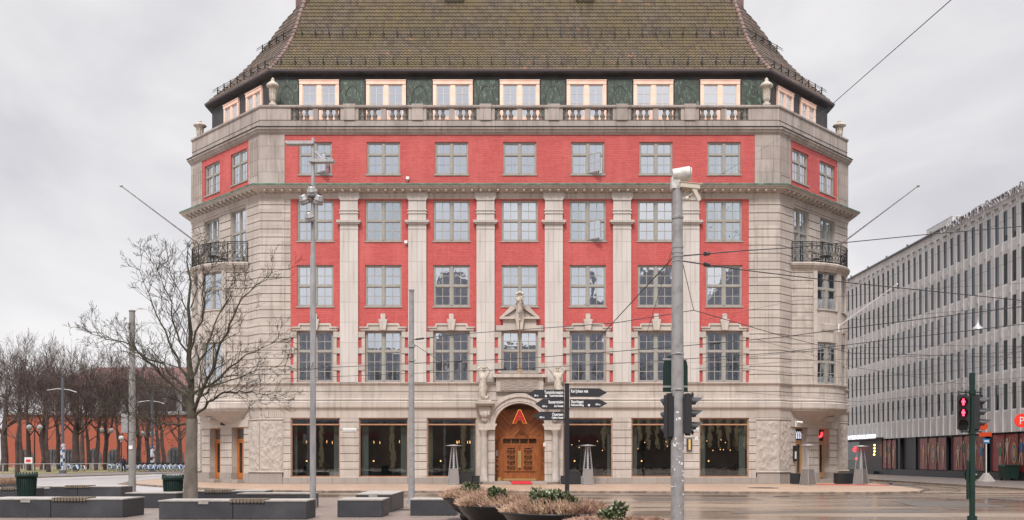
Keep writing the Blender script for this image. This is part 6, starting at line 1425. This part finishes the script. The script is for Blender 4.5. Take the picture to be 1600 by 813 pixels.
# ------------------------------------------------------------ bowl planters in front
heath = mat('dry brown heather', (.31, .19, .13), .9, 0, (.48, .33, .23), 2.5); heath2 = mat('dusky pink heather', (.34, .19, .15), .9); heath3 = mat('straw coloured stems', (.44, .31, .20), .9)
bowlm = mat('black bronze bowl', (.018, .017, .018), .35, .3)
def bowl(px, Y, R_, label, seed, heights, bushes):
    x = wx(px, Y); t = thing('bowl_planter', label, 'planter', (x, Y, PL), 'wide black bowl planters')
    m = MB(); m.lathe([(.25*R_, .10), (.5*R_, .16), (.75*R_, .29), (.92*R_, .45), (1.0*R_, .56), (1.04*R_, .575), (1.04*R_, .60), (.97*R_, .60), (.93*R_, .54)], n=40, cap=False); m.lathe([(.001, .53), (.93*R_, .53)], n=40, cap=False, mi=1); local(m.build('bowl', [bowlm, mat('soil', (.03, .022, .016), .95) if not bpy.data.materials.get('soil') else bpy.data.materials['soil']]), t)
    for k in range(3):
        a = R(-130+k*120); m = MB(); m.ball((.55*R_*math.cos(a), .55*R_*math.sin(a), .12), .13, 12); local(m.build('foot', bowlm), t)
    rr = random.Random(seed); m = MB()
    for i in range(int(330*R_*R_)):
        q = R_*.95*math.sqrt(rr.random()); a = rr.uniform(0, 6.28); c = Vector((x+q*math.cos(a), Y+q*math.sin(a), PL+.54)); hgt = heights*rr.uniform(.6, 1.15)*(1.15-.4*(q/R_)**2)*(1+.45*noise.noise(c*1.4)); mi = rr.choice((0, 0, 1, 0, 2)); lean = Vector((math.cos(a), math.sin(a), 0))*(.55*q/R_)
        for k in range(20):
            d = (lean*rr.uniform(.3, 1.6)+Vector((rr.gauss(0, .38), rr.gauss(0, .38), 1))).normalized(); w_ = d.orthogonal().normalized()*.0085; s = hgt*rr.uniform(.5, 1.1); b = c+Vector((rr.gauss(0, .03), rr.gauss(0, .03), 0)); mid = b+d*s*.6+Vector((rr.gauss(0, .012), rr.gauss(0, .012), 0))
            m.add([b-w_, b+w_, mid+w_*1.2, mid-w_*1.2, mid+d*s*.45+Vector((rr.gauss(0, .03), rr.gauss(0, .03), 0))], [(0, 1, 2, 3), (3, 2, 4)], mi)
            for e in range(2):
                p = b+d*s*rr.uniform(.45, 1); dd = (d+Vector((rr.gauss(0, .8), rr.gauss(0, .8), rr.gauss(0, .4)))).normalized()*.05; m.add([p-w_*.7, p+w_*.7, p+dd], [(0, 1, 2)], mi)
    tag(m.build('heather', [heath, heath2, heath3]), 'dry brown heather filling the '+label, 'heather', 'heather in the bowl planters')
    for j, (bx, by, br, lab) in enumerate(bushes):
        m = MB(); c = P(bx, by, Y); 
        for q in range(7): cc = c+Vector((rr.gauss(0, .45), rr.gauss(0, .4), rr.gauss(0, .25)))*br; leafball(m, rr, cc, br*.55, br*.45, int(150), .085, pale=.14)
        for q in range(8): m.tube((c.x+rr.gauss(0, .05), c.y+rr.gauss(0, .05), PL+.5), c+Vector((rr.gauss(0, .5), rr.gauss(0, .5), .2))*br, .009, .006, 4, 2)
        tag(m.build('evergreen_shrub', [leafm, leafp, bark]), lab, 'shrub', 'small evergreen shrubs in the bowl planters')
bowl(747, 25.2, .92, 'bowl planter farthest left and behind', 1, .30, [(738, 767, .25, 'leafy green shrub at the back of the leftmost bowl planter')])
bowl(783, 21.0, .95, 'bowl planter in the middle of the row', 2, .30, [(776, 775, .22, 'low spreading green shrub in the middle bowl planter')])
bowl(868, 18.2, 1.0, 'bowl planter right of the middle one', 3, .29, [(846, 782, .28, 'tall pale tipped green shrub in front of the fingerpost'), (876, 789, .27, 'dense pale leaved shrub at the foot of the fingerpost')])
bowl(958, 15.6, .80, 'nearest bowl planter at the bottom edge', 4, .12, [(956, 808, .20, 'compact dark green shrub at the bottom edge right of the heather')])
# planted box far left
Y = 36.8; m = MB(); a, b = wx(-30, Y), wx(27, Y); t = thing('planter_box', 'low dark planter trough with dry plants at the far left edge', 'planter', ((a+b)/2, Y, PL)); m.box(a-(a+b)/2, b-(a+b)/2, 0, .9, .0, .62); local(m.build('box', darkblock), t)
rr = random.Random(9); m = MB()
for i in range(230):
    c = Vector((rr.uniform(a, b), Y+rr.uniform(.05, .85), PL+.6))
    for k in range(10): d = Vector((rr.gauss(0, .5), rr.gauss(0, .5), 1)).normalized(); w_ = d.orthogonal().normalized()*.012; m.add([c-w_, c+w_, c+d*rr.uniform(.12, .34)], [(0, 1, 2)], rr.choice((0, 1, 2)))
tag(m.build('heather', [heath, heath2, heath3]), 'dry brown plants in the trough at the far left edge', 'heather')
# ------------------------------------------------------------ far lamp posts, globe lamps, stop sign, dumpster
def far_post(px, Y, ytop, label):
    x = wx(px, Y); h = H+(HZ-ytop)/F*Y; t = thing('lamp_post', label, 'lamp post', (x, Y, 0), 'dark lamp posts beside the park'); m = MB(); m.tube((0, 0, 0), (0, 0, h), .155, .14, 10); m.box(-.26, .26, -.26, .26, 0, .3); local(m.build('post', mat('slate blue grey post', (.075, .085, .10), .5) if not bpy.data.materials.get('slate blue grey post') else bpy.data.materials['slate blue grey post']), t)
    m = MB(); rr = random.Random(int(px))
    m.tube((0, 0, .35), (0, 0, 3.0), .21, n=12)
    for k in range(26):
        a = R(rr.uniform(-170, -10)); z = rr.uniform(.4, 2.8); mi = rr.choice((0, 0, 1, 2, 3)); da = rr.uniform(.3, .6); hh = rr.uniform(.15, .4); r0 = .215+.002*k
        m.add([(r0*math.cos(a+u), r0*math.sin(a+u), z+v) for u, v in ((-da, 0), (0, 0), (da, 0), (da, hh), (0, hh), (-da, hh))], [(0, 1, 4, 5), (1, 2, 3, 4)], mi)
    local(m.build('poster_wrap', [mat('pale poster paper', (.50, .52, .56), .7), blackpl, bluep, mat('maroon poster paper', (.22, .02, .03), .6)]), t)
    m = MB(); q = 1 if px < 150 else -1
    m.path([(-1.6, 0, h-1.3), (-.5, 0, h-1.15), (0, 0, h-1.2), (.6, 0, h-1.25), (1.4, 0, h-1.5)], .05, 6); local(m.build('lamp_arm', steel), t)
far_post(98, 98, 590, 'tall slate blue post wrapped in posters beside the two parked bicycles'); far_post(238, 112, 611, 'tall slate blue post wrapped in posters beside the long bicycle row')
globem = mat('white lamp globe', (.50, .50, .50), .4, 0, (.32, .32, .32), 3)
def globe(px, py, Y, two, label):
    x = wx(px, Y); z = H+(HZ-py)/F*Y; t = thing('globe_lamp', label, 'street lamp', (x, Y, 0), 'white globe lamps in the park'); m = MB(); m.tube((0, 0, 0), (0, 0, z-.3), .09, .06, 8); 
    if two: m.path([(-.62, 0, z-.3), (-.4, 0, z-.55), (0, 0, z-.45), (.4, 0, z-.55), (.62, 0, z-.3)], .04, 6)
    local(m.build('post', black), t)
    for q in ((-.62, .62) if two else (0,)): m = MB(); m.ball((q, 0, z), .33 if two else .31, 14); m.tube((q, 0, z-.42), (q, 0, z-.32), .14, n=8); local(m.build('lamp_globe', globem), t)
globe(54, 668, 116, True, 'twin globe lamp at far left among the trees'); globe(166, 673, 124, True, 'twin globe lamp left of the tall concrete pole'); globe(189.5, 685, 118, False, 'single globe lamp above the walking person'); globe(231, 677, 130, True, 'twin globe lamp behind the second poster wrapped post')
Y = 104; x = wx(44.5, Y); t = thing('notice_board', 'white notice board with a red print on the lawn at far left', 'sign', (x, Y, 0)); m = MB(); m.box(-.42, .42, -.03, .03, 1.0, 1.65); local(m.build('board', white), t); m = MB(); m.box(-.25, .25, -.05, -.032, 1.14, 1.42); local(m.build('red_print', mat('red print', (.6, .03, .04), .6)), t); m = MB(); m.tube((-.35, 0, 0), (-.35, 0, 1.0), .03); m.tube((.35, 0, 0), (.35, 0, 1.0), .03); local(m.build('legs', steel), t)
Y = 64.0; x = wx(1541, Y); zz = lambda py: H+(HZ-py)/F*Y
t = thing('bus_stop_sign', 'small blue stop sign on a thin pole with a pale concrete foot', 'sign', (x, Y, 0)); m = MB(); v = [(-.42, -.42, 0), (.42, -.42, 0), (.42, .42, 0), (-.42, .42, 0), (-.12, -.12, .55), (.12, -.12, .55), (.12, .12, .55), (-.12, .12, .55)]; m.add(v, [(0, 1, 5, 4), (1, 2, 6, 5), (2, 3, 7, 6), (3, 0, 4, 7), (4, 5, 6, 7)]); local(m.build('foot', paletop), t)
m = MB(); m.tube((0, 0, .5), (0, 0, zz(688)), .035, n=8); local(m.build('pole', white), t); m = MB(); m.box(-.21, .21, -.05, -.02, zz(693), zz(686)); local(m.build('sign_plate', mat('bright blue sign', (.03, .20, .45), .4)), t); m = MB(); m.box(-.15, .15, -.055, -.051, zz(690.5), zz(688.5)); local(m.build('white_symbol', white), t)
Y = 66.0; x = wx(1576.5, Y); t = thing('dumpster', 'dark green wheeled waste container by the printed shop windows', 'waste container', (x, Y, 0)); m = MB(); v = [(-.42, -.4, .15), (.42, -.4, .15), (.42, .4, .15), (-.42, .4, .15), (-.52, -.48, 1.0), (.52, -.48, 1.0), (.52, .48, 1.0), (-.52, .48, 1.0)]; m.add(v, [(0, 3, 2, 1), (0, 1, 5, 4), (1, 2, 6, 5), (2, 3, 7, 6), (3, 0, 4, 7)]); local(m.build('container', greenmetal), t)
m = MB(); m.prism([(-.55, 1.0), (.55, 1.0), (.5, 1.1), (-.5, 1.1)], -.52, .52); local(m.build('lid', greenmetal), t)
for a in (-.35, .35): m = MB(); m.tube((a, -.36, .1), (a, -.30, .1), .1, n=12); m.tube((a, .30, .1), (a, .36, .1), .1, n=12); local(m.build('wheels', blackpl), t)
# ------------------------------------------------------------ overhead wires
wirem = mat('dark cable', (.03, .03, .032), .6)
def wire(label, pts, r_=.012, sag=.0, fit=()):
    """pts: (x px, y px, distance); a real cable hung between those points in the air"""
    V = [P(a, b, y) for a, b, y in pts]; fine = []
    for i in range(len(V)-1):
        n = 10; ln = (V[i+1]-V[i]).length
        for k in range(n): t_ = k/n; fine.append(V[i].lerp(V[i+1], t_)-Vector((0, 0, sag*ln*.02*4*t_*(1-t_))))
    fine.append(V[-1]); m = MB(); m.path(fine, r_, 5)
    for i, t_ in fit:
        p = V[i].lerp(V[i+1], t_); d = (V[i+1]-V[i]).normalized(); m.tube(p-d*.18, p+d*.18, r_*3.2, n=6)
    tag(m.build('overhead_wire', wirem), label, 'cable', 'overhead tram wires and span cables'); return m
T1 = 21.2
wire('long dark cable falling from the top right sky to the hotel eave corner', [(1640, -150, 30), (1486, 0, 42), (1297, 166, 63.8)], .022)
wire('faint thin wire from the roof corner down to the mast cameras', [(1297, 168, 63.6), (1180, 240, 42), (1075, 304, T1)], .006)
wire('cable slanting down left from the tram mast across the sixth bay', [(1052, 402, T1), (924, 541, 33)], .013)
wire('span cable from the tram mast rising right above the right balcony', [(1066, 400, T1), (1160, 392, 27), (1241, 387, 31), (1454, 366, 34), (1640, 350, 38)], .016, fit=((0, .35),))
wire('span cable from the tram mast dropping right below the right balcony', [(1066, 408, T1), (1160, 422, 27), (1327, 442, 31), (1600, 470, 38), (1640, 474, 39)], .016, fit=((0, .35),))
wire('thin stay from the tram mast down to the wire junction in the seventh bay', [(1064, 400, T1), (1084, 485, 26)], .009)
wire('thin cross cable from the plain grey pole to the junction in the seventh bay', [(645, 531, 34.3), (720, 522, 33), (960, 505, 29), (1084, 485, 26)], .011, fit=((0, .15),))
wire('cross cable running from the seventh bay junction down to the right', [(1084, 485, 26), (1225, 526, 32), (1330, 552, 36), (1640, 560, 44)], .011)
wire('upper trolley wire crossing the first floor windows from left to far right', [(440, 578, 46), (650, 568, 42), (820, 560, 40), (1020, 545, 37), (1222, 527, 35), (1325, 513, 33), (1640, 474, 29)], .014, fit=((1, .4), (3, .5)))
wire('lower trolley wire crossing below the first floor windows', [(440, 592, 50), (760, 579, 44), (1000, 566, 40), (1222, 551, 37), (1400, 530, 34), (1640, 502, 31)], .013, fit=((1, .1), (2, .2)))
wire('thin wire over the right rusticated corner at middle height', [(1100, 565, 40), (1300, 545, 40), (1480, 540, 42), (1640, 542, 43)], .008)
wire('thin wire crossing the right street at first floor level', [(1180, 530, 38), (1340, 575, 42), (1500, 600, 46), (1640, 585, 44)], .008)
wire('low wire over the street toward the green signal post', [(1150, 575, 40), (1300, 590, 42), (1450, 585, 42), (1640, 560, 40)], .008)
wire('short slanting stay from the plain grey pole to the trolley wire', [(645, 537, 34.3), (690, 566, 40)], .01)
wire('nearly level thin wire from mast height to the sixth shop', [(1080, 577, 34), (1240, 565, 36), (1640, 548, 38)], .007)
wire('thin steep stay in the sixth bay beside the mast', [(1052, 385, T1), (1035, 440, 25), (1008, 530, 33)], .007)
wire('faint wire at the right edge above the signal heads', [(1330, 610, 48), (1480, 600, 46), (1540, 580, 44), (1590, 545, 42), (1640, 500, 40)], .008)
wire('thin high wire over the right rusticated corner at second floor height', [(1100, 500, 40), (1240, 470, 44), (1440, 452, 46), (1640, 440, 46)], .007)
wire('thin wire across the right street just above the shop signs', [(1150, 612, 50), (1340, 628, 52), (1640, 600, 50)], .008)
wire('slack thin wire between the right bay and the green signal post', [(1326, 520, 56), (1430, 560, 50), (1530, 566, 46), (1640, 538, 44)], .007)
t = thing('hanging_lamp', 'small grey street lamp hanging from the wires at right', 'street lamp', P(1528, 512, 40)); m = MB(); m.lathe([(.22, -.08), (.2, 0), (.1, .06), (.05, .2), (.03, .35)], n=14); local(m.build('lamp_shade', steel), t); m = MB(); m.tube((0, 0, .3), (0, 0, .75), .012, n=5); local(m.build('hook', steel), t)
wire('span wire carrying the small hanging street lamp', [(1330, 500, 38), (1528, 484, 40), (1640, 478, 42)], .007)
t = thing('bird', 'small dark pigeon walking on the road near the pavement tip', 'bird', G(1392, 757.5, RD)); m = MB(); m.ball((0, 0, .11), .075, 10, 0, (1.7, .9, .9)); m.ball((.13, 0, .2), .04, 8); m.tube((.09, 0, .14), (.13, 0, .2), .03, .025, 6); m.prism([(-.1, .1), (-.25, .09), (-.25, .12), (-.1, .14)], -.03, .03); m.tube((0, .02, 0), (.0, .02, .06), .008, n=4); m.tube((.03, -.02, 0), (.02, -.02, .06), .008, n=4); m.prism([(.16, .2), (.2, .19), (.16, .21)], -.008, .008); local(m.build('bird_body', mat('pigeon grey', (.10, .10, .115), .8)), t)
